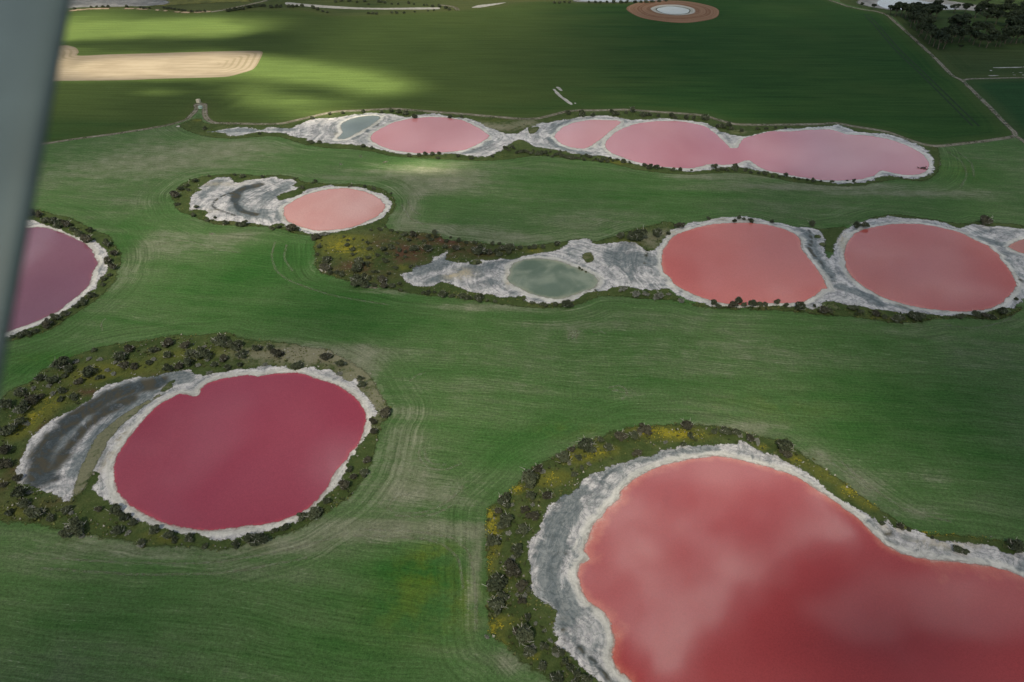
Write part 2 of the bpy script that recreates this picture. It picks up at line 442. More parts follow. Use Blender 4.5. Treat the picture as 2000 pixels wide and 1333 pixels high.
OUT['verge_g1'] = outline(VG_G1, 1.6, 10, 8, 1.5)

# ------------------------------------------------------------------ ground materials
ROW_A = math.atan2(g(1500, 668)[1] - g(650, 600)[1], g(1500, 668)[0] - g(650, 600)[0])


def mat_pasture():
    s = NT('pasture')
    P = s.pos()
    x, y, z = s.sep(P)
    pale, lush, yel, dob = s.attr('pale'), s.attr('lush'), s.attr('yel'), s.attr('dobs')
    warp = s.mul(s.sub(s.noise(P, .012, 2), .5), 14.0)
    Pw = s.xyz(x, s.add(y, warp), 0.0)
    rows = s.mapping(Pw, rz=-ROW_A)
    bands = s.noise(s.mapping(rows, (.012, .16, 1)), 1, 5, .6)
    streak = s.noise(s.mapping(rows, (.07, 1.5, 1)), 1, 4, .66)
    fleck = s.noise(s.mapping(rows, (.35, 1.5, 1)), 1, 4, .75)
    con = s.xyz(s.mul(dob, 1.0), s.mul(x, .03), s.mul(y, .03))
    cst = s.noise(con, 1.0, 4, .6)
    wH = s.mapr(dob, 9.0, 26.0, 1.0, 0.0)
    wob = s.noise(P, .02, 3)
    wH = s.mul(wH, s.mapr(wob, .3, .6, .35, 1))
    st = s.add(s.mul(streak, s.sub(1.0, wH)), s.mul(cst, wH))
    big = s.noise(P, .016, 5, .6)
    mid = s.noise(P, .11, 5, .62)
    fine = s.noise(P, .9, 4, .75)
    k = s.add(s.add(s.mul(big, .45), s.mul(bands, .45)), s.mul(mid, .25))
    k = s.sub(k, s.mul(lush, .22))
    k = s.add(k, s.mul(pale, .14))
    green = s.ramp(k, [(.26, (.026, .086, .018)), (.42, (.041, .098, .027)), (.58, (.063, .113, .042)), (.78, (.104, .130, .076))])
    green = s.mix(s.mul(yel, s.mapr(mid, .35, .65)), green, (.085, .120, .014))
    soil = s.mix(s.mapr(mid, .35, .7), (.135, .145, .100), (.215, .215, .170))
    q = s.add(s.add(s.mul(st, .50), s.mul(fleck, .42)), s.mul(pale, .20))
    q = s.add(q, s.mul(s.sub(k, .5), .30))
    q = s.sub(q, s.mul(lush, .10))
    fac = s.mul(s.mapr(q, .50, .72), .55)
    col = s.mix(fac, green, soil)
    # bright stray tufts of dry stalks and wheel marks
    w2 = s.mapr(s.add(s.mul(fleck, .6), s.mul(st, .4)), .60, .68)
    w2 = s.mul(w2, s.mapr(s.add(big, s.mul(pale, .35)), .42, .72, .15, 1))
    col = s.mix(s.mul(w2, .6), col, (.34, .34, .29))
    grit = s.noise(P, 2.6, 3, .8)
    tone = s.mapr(s.add(s.add(s.mul(fine, .35), s.mul(st, .3)), s.mul(grit, .35)), .36, .64, .35, 1.68, False)
    col = s.mix(1.0, col, s.xyz(tone, tone, tone), 'MULTIPLY')
    s.bsdf(col, .95, .08, s.bump(fine, .5, .25))
    return s.m


def mat_crop(name, dark, light, rz, earthy=(.045, .062, .02), sunlit_tint=False):
    s = NT(name)
    P = s.pos()
    x, y, z = s.sep(P)
    d = s.attr('d_o')
    rows = s.mapping(P, rz=rz)
    band = s.noise(s.mapping(rows, (.004, .045, 1)), 1, 5, .6)
    fine = s.noise(s.mapping(rows, (.016, .28, 1)), 1, 4, .65)
    big = s.noise(P, .008, 4, .5)
    head = s.noise(s.xyz(s.mul(d, .35), s.mul(x, .006), s.mul(y, .006)), 1, 3, .6)
    w = s.mapr(d, 14, 50, 1, 0)
    t = s.add(s.mul(fine, s.sub(1, w)), s.mul(head, w))
    k = s.add(s.add(s.mul(band, .35), s.mul(t, .4)), s.mul(big, .3))
    col = s.ramp(k, [(.34, dark), (.52, tuple((a + b) / 2 for a, b in zip(dark, light))), (.70, light)])
    col = s.mix(s.mul(s.mapr(big, .5, .75), .5), col, earthy)
    col = s.mix(s.mul(s.mapr(d, 0, 16, 1, 0), .35), col, (.07, .085, .03))
    if sunlit_tint:      # sunlit yellow painted into the crop colour, broad over its western half
        col = s.mix(s.mul(s.mapr(s.add(s.attr('sun_tint'), s.mul(s.sub(band, .5), .6)), .2, .8), .5), col, (.072, .088, .028))
    clump = s.noise(P, .6, 3, .7)
    tone = s.mapr(s.add(s.mul(clump, .5), s.mul(fine, .5)), .32, .68, .70, 1.32, False)
    col = s.mix(1.0, col, s.xyz(tone, tone, tone), 'MULTIPLY')
    s.bsdf(col, .95, .06, s.bump(clump, .4, .3))
    return s.m


def mat_verge():
    s = NT('verge_growth')
    P = s.pos()
    d, yel, brown, pale = s.attr('d_o'), s.attr('yel'), s.attr('brown'), s.attr('pale')
    big = s.noise(P, .05, 4, .6)
    mid = s.noise(P, .28, 5, .65)
    fine = s.noise(P, 1.3, 4, .75)
    col = s.ramp(s.add(s.mul(big, .5), s.mul(mid, .5)), [(.32, (.028, .046, .015)), (.5, (.052, .076, .025)), (.68, (.088, .108, .040))])
    col = s.mix(s.mul(s.mapr(s.add(mid, s.mul(pale, .3)), .5, .75), pale), col, (.19, .185, .13))
    col = s.mix(s.mul(brown, s.mapr(s.add(big, s.mul(mid, .4)), .55, .85)), col, (.085, .048, .032))
    col = s.mix(s.mul(s.mapr(yel, .08, .5), s.mapr(s.add(big, s.mul(mid, .6)), .45, .90)), col, (.105, .115, .027))
    yf = s.mapr(s.add(s.add(s.mul(mid, .75), s.mul(fine, .45)), s.mul(yel, .42)), .86, 1.08)
    yf = s.mul(yf, s.mapr(yel, .30, .75))
    col = s.mix(s.mul(yf, .8), col, (.24, .215, .024))
    # crumbs of bare salt
    sf = s.mul(s.mapr(s.noise(P, .45, 3, .7), .62, .70), s.mul(brown, .9))
    col = s.mix(sf, col, (.40, .37, .36))
    tone = s.mapr(fine, .2, .8, .6, 1.3, False)
    col = s.mix(1.0, col, s.xyz(tone, tone, tone), 'MULTIPLY')
    al = s.mapr(s.add(d, s.mul(s.sub(s.noise(P, .35, 4, .7), .5), 4.5)), .2, 1.8)
    s.bsdf(col, .95, .08, s.bump(s.add(mid, s.mul(fine, .5)), .8, .6), al)
    return s.m


def mat_salt():
    s = NT('salt_crust')
    P = s.pos()
    x, y, z = s.sep(P)
    dw, do, wet, dark, sand = s.attr('d_w'), s.attr('d_o'), s.attr('wet'), s.attr('dark'), s.attr('sand')
    sc = s.attr('sc')                       # coarser marbling on the distant shores
    Ps = s.n('ShaderNodeVectorMath'); Ps.operation = 'SCALE'
    s.put(Ps.inputs[0], P); s.put(Ps.inputs[3], sc)
    Q = Ps.outputs[0]
    shore = s.xyz(s.mul(s.mul(dw, sc), 1.0), s.mul(s.mul(x, sc), .14), s.mul(s.mul(y, sc), .14))
    lines = s.noise(shore, .42, 5, .62, .8)
    marb = s.noise(Q, .085, 6, .64, 2.4)
    mid = s.noise(Q, .45, 5, .65, .6)
    fine = s.noise(Q, 2.2, 4, .75)
    flow = s.noise(s.xyz(s.mul(s.mul(dw, sc), .9), s.mul(s.mul(x, sc), .10), s.mul(s.mul(y, sc), .10)), .55, 4, .6, 1.0)
    rid = s.math('ABSOLUTE', s.sub(s.noise(Q, .13, 5, .6, 2.2), .5))       # thin branching seams
    spot = s.noise(Q, .9, 4, .75)
    tex = s.add(s.mul(flow, .42), s.add(s.mul(mid, .43), s.mul(spot, .15)))
    white = s.mix(s.mapr(tex, .38, .60), (.28, .28, .305), (.58, .565, .585))
    grey = s.mix(s.mapr(tex, .36, .62), (.075, .096, .110), (.23, .25, .265))
    k = s.add(s.add(s.mul(lines, .34), s.mul(marb, .58)), s.mul(mid, .16))
    k = s.add(k, s.mul(s.sub(wet, .38), .40))
    k = s.sub(k, s.mul(s.mapr(do, .5, 5, 1, 0), .06))
    f = s.mapr(k, .44, .64)
    col = s.mix(f, white, grey)
    col = s.mix(s.mul(s.mapr(rid, .0, .035, 1, 0), s.mapr(wet, .05, .5, .25, .75)), col, (.085, .10, .11))
    dk = s.mul(s.mapr(dark, .05, .8), s.mapr(s.add(marb, s.mul(spot, .6)), .45, .85, .55, 1))
    col = s.mix(dk, col, s.mix(s.mapr(marb, .4, .6), (.028, .040, .048), (.060, .054, .038)))
    beach = s.mix(s.mapr(s.add(s.mul(lines, .7), s.mul(spot, .3)), .38, .62), (.37, .37, .355), (.60, .59, .57))
    bf = s.mapr(s.add(dw, s.mul(s.sub(marb, .5), 7)), 1.0, 3.2, 1, 0)
    col = s.mix(s.mul(bf, .85), col, beach)
    edge = s.mapr(s.add(dw, s.mul(s.sub(mid, .5), .8)), .15, .8, 1, 0)
    col = s.mix(s.mul(edge, .55), col, (.17, .16, .145))
    sa = s.mul(sand, s.mapr(s.add(marb, mid), .82, 1.12))
    col = s.mix(sa, col, (.40, .345, .245))
    # dead samphire specks on the outer rim
    sp = s.mul(s.mapr(s.noise(Q, 1.1, 2, .8), .62, .69), s.mapr(do, 0, 6, .9, .03))
    col = s.mix(sp, col, (.06, .065, .05))
    tone = s.mapr(fine, .2, .8, .82, 1.12, False)
    col = s.mix(1.0, col, s.xyz(tone, tone, tone), 'MULTIPLY')
    al = s.mapr(s.add(s.mul(do, sc), s.mul(s.sub(s.add(s.mul(s.noise(Q, .5, 4, .7), .65), s.mul(spot, .35)), .5), 5.0)), .2, .8)
    s.bsdf(col, s.mapr(f, 0, 1, .85, .6), .2, s.bump(s.add(mid, s.mul(spot, .3)), .3, .25), al)
    return s.m


def mat_water(name, deep, rim, rimw=3.0, milky=None, milk=.35, rimmix=.8, scale=.02, edge=(.42, .30, .26), grain=.22):
    s = NT(name)
    P = s.pos()
    d = s.attr('d_o')
    n1 = s.noise(P, scale, 3, .5, .4)
    n2 = s.noise(P, .25, 4, .6)
    grainn = s.noise(P, 2.2, 3, .85)
    col = s.mix(s.mul(s.mapr(n1, .38, .66), milk), deep, milky or rim)
    n3 = s.noise(P, .045, 3, .6)
    df = s.add(s.mul(d, s.mapr(n3, .3, .7, .6, 2.6, False)), s.mul(s.sub(n2, .5), rimw * 1.1))
    col = s.mix(s.mul(s.mapr(df, .2, rimw, 1, 0), rimmix), col, rim)
    col = s.mix(s.mul(s.mapr(df, .0, rimw * .28, 1, 0), .55), col, edge)
    tone = s.mapr(grainn, .25, .75, 1 - grain, 1 + grain, False)
    col = s.mix(1.0, col, s.xyz(tone, tone, tone), 'MULTIPLY')
    al = s.mapr(s.add(d, s.mul(s.sub(s.noise(P, .30, 4, .65), .5), 2.4)), .0, 1.1)
    s.bsdf(col, .055, .5, s.bump(s.noise(P, 1.6, 3, .6), .03, .03), al, ior=1.5)
    return s.m


def mat_track():
    s = NT('track_dirt')
    P = s.pos()
    a = s.attr('across')
    n = s.noise(P, .35, 5, .65)
    col = s.mix(s.mapr(n, .35, .7), (.13, .115, .085), (.27, .25, .215))
    mid = s.mul(s.mapr(s.math('ABSOLUTE', a), .0, .35, 1, 0), s.mapr(n, .35, .65, .9, .2))
    col = s.mix(mid, col, (.075, .09, .045))
    al = s.mul(s.mapr(s.add(s.math('ABSOLUTE', a), s.mul(s.sub(n, .5), 1.4)), .5, 1.0, 1, 0), s.mapr(s.noise(P, .05, 3, .6), .3, .6, .45, 1))
    s.bsdf(col, .95, .1, s.bump(n, .3, .1), al)
    return s.m


def mat_plain(name, a, b, scale=.3, rough=.9, spec=.15, bump=.3, soft=None):
    s = NT(name)
    P = s.pos()
    n = s.noise(P, scale, 5, .65)
    f = s.noise(P, scale * 7, 3, .7)
    col = s.mix(s.mapr(s.add(s.mul(n, .7), s.mul(f, .3)), .35, .65), a, b)
    al = None
    if soft:
        al = s.mapr(s.add(s.attr('d_o'), s.mul(s.sub(n, .5), soft * 2.2)), .05, soft)
    s.bsdf(col, rough, spec, s.bump(f, bump, .1), al)
    return s.m


M_PAST = mat_pasture()
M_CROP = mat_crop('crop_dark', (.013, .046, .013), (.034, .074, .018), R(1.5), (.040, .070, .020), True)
M_CROP2 = mat_crop('crop_blue', (.012, .045, .016), (.020, .058, .020), R(3), (.02, .055, .02))
M_GRASS = mat_crop('grass_olive', (.020, .048, .014), (.050, .066, .026), R(3))
M_VERGE = mat_verge()
M_SALT = mat_salt()
M_TRACK = mat_track()

# ------------------------------------------------------------------ pasture (the ground sheet out to the horizon)


def axis(lo, hi, step, far):
    a = list(np.arange(lo, hi + .1, step))
    s, x = step, a[-1]
    while x < far:
        s *= 1.5; x += s; a.append(x)
    s, x = step, a[0]
    while x > -far:
        s *= 1.5; x -= s; a.insert(0, x)
    return np.array(a)


gx, gy = axis(-330, 330, 3.0, 9000), axis(70, 520, 3.0, 9000)
XX, YY = np.meshgrid(gx, gy)
GP = np.stack([XX.ravel(), YY.ravel()], 1)
nx, ny = len(gx), len(gy)
F = [(j * nx + i, j * nx + i + 1, (j + 1) * nx + i + 1, (j + 1) * nx + i) for j in range(ny - 1) for i in range(nx - 1)]
me = mesh('ground', np.column_stack([GP, np.zeros(len(GP))]), F)
near = (np.abs(GP[:, 0]) < 420) & (GP[:, 1] > 40) & (GP[:, 1] < 560)
dob = np.full(len(GP), 200.0)
sub = GP[near]
dd = np.full(len(sub), 200.0)
for nm in ('verge_b', 'verge_c', 'verge_d', 'verge_g', 'verge_g1', 'verge_a', 'verge_h', 'shore_e'):
    dd = np.minimum(dd, dist(sub, OUT[nm][::3]))
dob[near] = dd
setattr_f(me, 'dobs', dob)
PALE = [(790,870,50,110,.65),(830,960,110,40,.7),(600,690,130,22,.8),(700,760,35,60,.8),(850,1037,140,18,1.3),(700,1034,110,16,1.2),(580,1062,90,14,.8),
        (925,1120,16,90,1.1),(990,1290,30,25,.7),(1600,890,60,30,.9),(1690,950,60,30,.9),(1790,1000,60,18,.6),(1450,835,90,10,.8),
        (400,1075,220,20,.7),(180,1075,160,22,.5),(820,340,150,22,.9),(860,365,90,20,.6),(430,480,80,16,.7),(470,460,60,8,.8),
        (260,320,180,36,.8),(430,290,120,18,.8),(330,470,60,25,.6),(250,530,30,60,.5),(800,410,25,40,.9),(880,450,120,14,.8),
        (1000,465,120,12,.8),(1150,430,140,18,.4),(760,570,120,10,1.0),(960,600,120,9,.9),(620,500,14,40,.8),(1100,640,280,26,.45),
        (1380,690,260,30,.25),(1700,700,220,30,.2),(950,740,200,30,.2),(1250,740,160,20,.2),(1230,770,40,16,.7),(1120,650,14,12,.8),
        (1550,365,200,8,1.0),(1750,378,140,6,1.0),(1400,345,140,8,.8),(1660,366,80,4,1.0),(1890,380,80,10,.5),(700,700,60,30,.6),
        (160,640,60,20,.4),(1150,860,40,12,.5),(1720,880,60,20,.5),(1820,930,60,20,.5),(350,1120,250,20,.25),
        (270,400,70,20,.4),(300,620,70,10,.4)]
LUSH = [(540,510,120,45,1.0),(680,585,110,35,1.0),(440,560,120,40,.7),(520,620,160,24,.7),(820,640,200,26,.7),(1000,870,80,40,.9),(1080,830,60,20,.8),
        (1190,790,120,24,.5),(810,1130,100,60,1.2),(700,1250,160,70,.6),(1400,590,200,16,.5),(1680,860,110,36,.8),(1800,780,200,50,.6),
        (1250,650,180,16,.4),(900,400,160,14,.4),(1120,350,160,16,.5),(1300,380,200,10,.5),(350,400,50,24,.5),(240,480,26,40,.5),
        (100,700,100,20,.8),(40,730,60,20,.8),(200,640,80,20,.5),(1350,750,160,14,.5),(900,730,120,16,.4),(1900,880,80,60,.7),(150,1200,200,90,.6),
        (1900,340,60,20,.6)]
YEL = [(830,1120,70,60,.6),(800,1200,90,60,.3),(1120,840,60,14,.4),(900,1180,40,60,.5),(1500,800,120,30,.25),(1860,330,50,20,.3),(100,700,60,10,.3),(850,1080,40,20,.5)]
setattr_f(me, 'pale', np.clip(blobs(GP, PALE), 0, 1.3))
setattr_f(me, 'lush', np.clip(blobs(GP, LUSH), 0, 1.1))
setattr_f(me, 'yel', np.clip(blobs(GP, YEL), 0, 1))
tag(obj('ground', me, M_PAST), 'thin green pasture with pale drill lines between the lakes', 'field', kind='structure')


# ------------------------------------------------------------------ flat sheets
def simple_sheet(name, px, z, grid, mat, label, cat, amp=1, size=10, step=3, seed=1, world_pts=None):
    P0 = catmull(gp(px) if world_pts is None else np.array(world_pts, float), step)
    poly = rough(P0, amp, size, seed)
    m, P = sheet_mesh(name, poly, z, grid, seed)
    setattr_f(m, 'd_o', dist(P, poly))
    o = obj(name, m, mat)
    tag(o, label, cat, kind='structure')
    return o, m, P


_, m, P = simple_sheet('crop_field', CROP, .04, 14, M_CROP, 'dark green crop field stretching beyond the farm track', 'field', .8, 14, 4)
setattr_f(m, 'sun_tint', np.clip(1.15 - (P[:, 0] + 120) / 330, 0, 1) * np.clip((P[:, 1] - 430) / 160, 0, 1))  # mask for the painted sunlit tint
simple_sheet('paddock', [(1886,158),(1920,155),(2000,153),(2300,150),(2300,330),(2060,318),(1992,266),(1940,211)], .03, 12, M_CROP2,
             'bluish green paddock outside the corner of the farm track', 'field', .6, 10, 3)
simple_sheet('meadow', [(1742,32),(1784,72),(1824,108),(1864,148),(1884,157),(1900,153),(2000,151),(2400,148),(2600,60),(2500,-30),(2000,-40),(1700,-40),(1640,2),(1700,20)], .02, 14, M_GRASS,
             'olive meadow floor under the dark trees by the track', 'meadow', .6, 10, 4)
M_FAR = mat_crop('far_scrub', (.030, .052, .020), (.085, .095, .035), R(2), (.075, .085, .035))
simple_sheet('hinterland', None, .015, 160, M_FAR, 'olive country beyond the salt channel at the horizon side', 'land', 2, 40, 60,
             world_pts=[g(-300, 42), g(-20, 28), g(135, 22), g(240, 18), g(300, 21), g(362, 26), g(412, 24), g(475, 22), g(550, 20), g(600, 23), g(650, 32), g(722, 32), g(785, 28), g(850, 25), g(905, 21), g(985, 14),
                        g(1060, 4), g(1130, 8), g(1230, 8), g(1300, 3), g(1400, -7), g(1500, -17), g(1700, -30), (1500, 1300), (5000, 2500), (5000, 8000), (-5000, 8000), (-5000, 1400)])

# ------------------------------------------------------------------ verges, shores and lakes
V_YEL = [(1330,850,60,12,1.1),(1270,842,50,10,.9),(1180,880,40,10,.9),(1130,895,40,12,.9),(1080,930,40,12,.8),(1010,955,20,9,1.2),(1070,945,30,8,.6),
         (955,1015,12,30,1.1),(965,1050,10,50,.8),(955,1100,10,24,1.0),(955,1170,8,20,.6),(965,1225,22,22,1.3),(1000,1215,20,10,.8),(985,1262,10,10,1.0),(1045,1285,10,8,.9),
         (1490,872,18,6,.9),(1560,900,24,10,.8),(1610,925,24,14,1.0),(1660,960,24,16,1.1),(1700,985,20,12,.9),(1800,1038,40,5,1.2),(1850,1044,30,4,1.0),(1920,1050,40,4,.8),
         (250,720,120,20,.40),(330,690,60,14,.35),(180,735,60,20,.42),(100,780,50,24,.5),(70,810,30,30,.65),(40,840,30,24,.5),(300,1045,40,8,.4),(330,1055,40,8,.45),(500,1058,40,8,.4),(640,1005,20,12,.4),(30,1000,50,16,.4),(420,690,60,14,.3),
         (690,490,40,18,.62),(665,482,30,14,.5),(720,500,24,14,.4),(640,480,40,20,.4),(680,465,60,8,.5),(785,523,14,6,.8),(1040,490,20,4,1.1),
         (390,232,16,6,.8),(850,309,14,2,.9),(1190,312,30,4,.8),(1215,318,20,3,.7),(960,235,40,5,.35),(1430,258,30,4,.4),(385,404,8,4,.6),
         (1700,620,40,5,.5),(1610,600,20,6,.35),(1350,590,60,4,.3),(1225,475,40,12,.35)]
V_BROWN = [(780,480,110,20,1.0),(860,475,80,16,1.0),(740,520,60,24,.9),(820,500,60,12,.8),(900,490,60,12,.7),(680,520,50,16,.6),(180,765,90,8,1.0),(80,830,30,20,1.0),
           (30,920,16,50,.9),(280,732,60,4,.9),(110,980,60,8,.6),(980,495,50,8,.7),(420,434,30,5,.9),(1000,260,50,10,.5),(1150,1000,4,4,.2),(40,1000,60,20,.4)]
V_PALE = [(590,695,120,22,.9),(690,735,50,30,.9),(730,790,40,50,.9),(470,690,60,14,.5),(300,690,30,10,.5),(1270,470,30,18,.9),(1300,455,20,10,.8),(980,250,40,8,1.0),(1030,240,30,8,.9),
          (940,244,24,6,.9),(1440,258,24,4,.9),(620,690,90,20,.6),(500,1050,40,8,.3),(1590,455,20,10,.4)]


def verge(name, key, z, grid, label):
    poly = OUT[key]
    m, P = sheet_mesh(name, poly, z, grid, 3)
    setattr_f(m, 'd_o', dist(P, poly[::2]))
    setattr_f(m, 'yel', np.clip(blobs(P, V_YEL), 0, 1.2))
    setattr_f(m, 'brown', np.clip(blobs(P, V_BROWN), 0, 1))
    setattr_f(m, 'pale', np.clip(blobs(P, V_PALE), 0, 1))
    o = obj(name, m, M_VERGE)
    tag(o, label, 'verge', kind='structure')
    return o


verge('verge', 'verge_b', .050, 3.0, 'wild olive growth in the belt around the crimson lake')
verge('verge', 'verge_c', .051, 3.0, 'green belt with yellow flowers around the big coral lake')
verge('verge', 'verge_d', .052, 3.0, 'scrubby bank between the pale pink pond and the grey green pond')
verge('verge', 'verge_g', .053, 3.5, 'strip of grass and shrubs below the two round coral lakes')
verge('verge', 'verge_g1', .054, 3.5, 'grass tongue above and between the two round coral lakes')
verge('verge', 'verge_a', .055, 4.0, 'grass belt around the purple lake')
verge('verge', 'verge_h', .056, 5.0, 'dark green strip around the far row of pink lakes')

WET = [  # marshy grey: polyline, half width px, strength
    ([(1130,960),(1100,1000),(1080,1050),(1072,1110),(1085,1160),(1105,1200)], 32, .95), ([(1160,935),(1230,905),(1300,885),(1400,876)], 14, .7),
    ([(1110,1240),(1150,1290),(1190,1330)], 14, .6), ([(1480,885),(1540,905)], 8, .4), ([(1115,1075),(1085,1080)], 8, .8),
    ([(880,505),(850,520),(815,530)], 20, .9), ([(900,530),(960,520),(1000,505)], 16, .7), ([(940,545),(985,555)], 16, .5), ([(1200,500),(1240,505),(1265,510)], 24, .9),
    ([(1225,480),(1190,500),(1230,530)], 22, .6), ([(1130,490),(1110,500)], 16, .5), ([(840,550),(870,540)], 12, .7), ([(1290,555),(1310,562)], 8, .5),
    ([(1575,455),(1590,480),(1600,510),(1625,545)], 12, .9), ([(1640,560),(1680,575),(1720,595)], 14, .9), ([(1915,465),(1940,475),(1960,478)], 9, 1.0), ([(1940,455),(1900,455)], 10, .5),
    ([(1970,510),(2000,540)], 9, .5), ([(1990,565),(1980,580)], 7, .6), ([(1740,595),(1780,604)], 7, .8),
    ([(500,367),(470,375),(462,400),(475,415),(510,420)], 22, .8), ([(520,385),(545,375),(560,362)], 18, .7), ([(395,385),(410,370),(430,355)], 12, .6), ([(380,395),(395,405)], 10, .5), ([(540,415),(550,430)], 9, .7),
    ([(405,258),(460,256),(520,254),(570,254)], 8, .9), ([(600,258),(640,252)], 9, .3), ([(755,245),(730,260),(722,275)], 7, .7), ([(960,275),(930,295),(900,300)], 6, .9), ([(1072,270),(1085,285),(1120,296),(1150,300)], 7, .8),
    ([(1075,262),(1090,245),(1110,238)], 5, .7), ([(1400,250),(1425,275)], 6, .5), ([(745,232),(735,242),(715,258),(690,272)], 3, .9),
    ([(80,930),(110,870),(160,815),(220,775),(300,745),(350,735)], 36, .9), ([(300,765),(250,805),(190,855),(150,920)], 22, .8)]
DARK = [([(80,935),(75,905),(95,870),(125,835),(165,805),(215,775),(270,757),(310,750)], 24, 1.0), ([(110,910),(150,855),(200,810),(255,778)], 18, .85), ([(75,925),(110,935)], 14, .8),
        ([(508,362),(475,370),(462,380),(458,393)], 9, 1.0), ([(459,392),(463,404),(474,413),(500,420)], 5.5, 1.0), ([(459,374),(430,386),(415,400),(427,411),(459,421)], 2.4, .9),
        ([(1130,1262),(1150,1282),(1175,1310),(1195,1332)], 4, .85), ([(1085,1235),(1110,1228),(1122,1222)], 2, .8), ([(1098,1252),(1125,1247)], 3, .6), ([(1085,1082),(1110,1082)], 4, .5),
        ([(1580,450),(1585,470),(1582,490),(1600,510),(1612,530),(1628,550)], 2.0, .95), ([(1968,520),(1985,540),(2000,556)], 1.3, .95), ([(1735,588),(1755,596),(1780,602)], 1.5, .8), ([(1985,578),(1980,590)], 3, .7),
        ([(805,524),(830,516),(842,512)], 3, .85), ([(1130,522),(1142,528)], 2, .8), ([(1172,552),(1168,562)], 2, .7), ([(746,230),(735,245),(715,259),(695,270)], 1.0, .9),
        ([(221,948),(226,962),(231,967)], 2.2, .9), ([(1132,1158),(1140,1170),(1146,1178)], 1.6, .9), ([(725,262),(745,248),(768,238)], 1.2, .5), ([(950,276),(928,291),(900,299)], 1.0, .8),
        ([(1258,480),(1262,500),(1256,520)], 1.4, .7), ([(1680,1015),(1688,1020)], 2, .8), ([(1730,1045),(1745,1040)], 4, .7)]
SANDS = [(905,535,20,10,1.0),(880,540,14,5,.9),(992,545,5,16,1.0),(1650,480,14,30,.7),(1640,455,14,10,.8),(1850,1062,80,12,.6),(1740,1030,20,12,.6),(1310,455,14,10,.6),(880,492,12,3,1.0),(430,360,60,4,.5),(1100,1200,10,14,.2),
         (210,900,8,40,.6),(240,850,10,20,.5),(1460,430,40,4,.3),(1400,430,50,4,.4),(1800,428,60,4,.4),(660,262,6,8,.5),(400,415,30,6,.3)]


def shore(name, key, lakes, z, grid, sc, label):
    poly = OUT[key]
    T_ = np.roll(poly, -1, 0) - np.roll(poly, 1, 0)
    area = (poly[:, 0] * np.roll(poly[:, 1], -1) - poly[:, 1] * np.roll(poly[:, 0], -1)).sum()
    m, P = sheet_mesh(name, poly, z, grid, 4)
    setattr_f(m, 'd_o', dist(P, poly[::2]))
    dw = np.full(len(P), 60.0)
    for lk in lakes:
        dw = np.minimum(dw, dist(P, OUT[lk]))
    setattr_f(m, 'd_w', dw)
    setattr_f(m, 'sc', np.full(len(P), sc))
    wet, dark = np.full(len(P), .31), np.zeros(len(P))
    lo, hi = P.min(0) - 20, P.max(0) + 20
    for L, arr, soft in ((WET, wet, 1.0), (DARK, dark, .8)):
        for pl, hw, k in L:
            q = gp(pl)
            if (q.max(0) < lo).any() or (q.min(0) > hi).any():
                continue
            c = q.mean(0)
            v = np.mean([p[1] for p in pl])
            w = hw * mpp(v) * (1.0 if v > 600 else 1.25)
            dq = dist(P, catmull(q, w, False), False)
            dq = dq + (fbm(P[:, 0] / 5, P[:, 1] / 5, 3) - .5) * w * .9
            arr[:] = np.maximum(arr, k * np.clip(1.25 - dq / w, 0, 1) ** soft)
    setattr_f(m, 'wet', wet)
    setattr_f(m, 'dark', np.clip(dark, 0, 1))
    setattr_f(m, 'sand', np.clip(blobs(P, SANDS), 0, 1))
    # low crust relief
    co = np.empty(len(P) * 3)
    m.vertices.foreach_get('co', co)
    o = obj(name, m, M_SALT)
    tag(o, label, 'salt flat', kind='structure')
    return o


shore('salt_flat', 'shore_b', ['lake_b'], .10, 1.3, 1.0, 'white beach and dark grey pan beside the crimson lake')
shore('salt_flat', 'shore_c', ['lake_c'], .101, 1.5, 1.0, 'broad white and slate grey salt crust around the big coral lake')
shore('salt_flat', 'shore_d', ['lake_d'], .102, 1.4, .75, 'swirled white and grey salt pan left of the pale pink pond')
shore('salt_flat', 'shore_e', ['lake_e', 'lake_f', 'lake_g', 'lake_g2'], .103, 1.8, .75, 'long grey salt pan joining the green pond and round coral lakes')
shore('salt_flat', 'shore_h', ['lake_hp', 'lake_h1', 'lake_h2', 'lake_h3'], .104, 2.6, .45, 'white salt shore around the far row of pink lakes')
shore('salt_flat', 'shore_a', ['lake_a'], .105, 1.6, .85, 'white sandy rim around the purple lake')


def lake(name, key, z, grid, mat, label):
    poly = OUT[key]
    m, P = sheet_mesh(name, poly, z, grid, 6)
    setattr_f(m, 'd_o', dist(P, poly))
    o = obj(name, m, mat)
    tag(o, label, 'lake', kind='structure')
    return o


lake('lake', 'lake_b', .15, 2.5, mat_water('water_crimson', (.245, .042, .073), (.38, .065, .092), 3.2, (.27, .056, .086), .5, .7), 'crimson round lake with a bright red rim')
lake('lake', 'lake_c', .151, 3.0, mat_water('water_coral_big', (.285, .042, .048), (.44, .135, .100), 7.0, (.33, .062, .062), .6, .7, .012), 'largest coral red lake at the lower corner')
lake('lake', 'lake_d', .152, 2.5, mat_water('water_pale', (.46, .215, .20), (.46, .19, .16), 4.0, (.50, .30, .28), .5, .6, .02), 'small pale pink pond beside the swirled grey pan')
lake('lake', 'lake_e', .153, 2.2, mat_water('water_green', (.085, .125, .088), (.23, .25, .185), 6.0, (.19, .225, .17), 1.0, .8, .06, (.36, .33, .25)), 'grey green pond in the long salt pan')
lake('lake', 'lake_f', .154, 3.0, mat_water('water_coral', (.43, .105, .094), (.50, .18, .14), 4.0, (.46, .125, .115), .6, .6, .012), 'round coral lake joined to the grey salt pan')
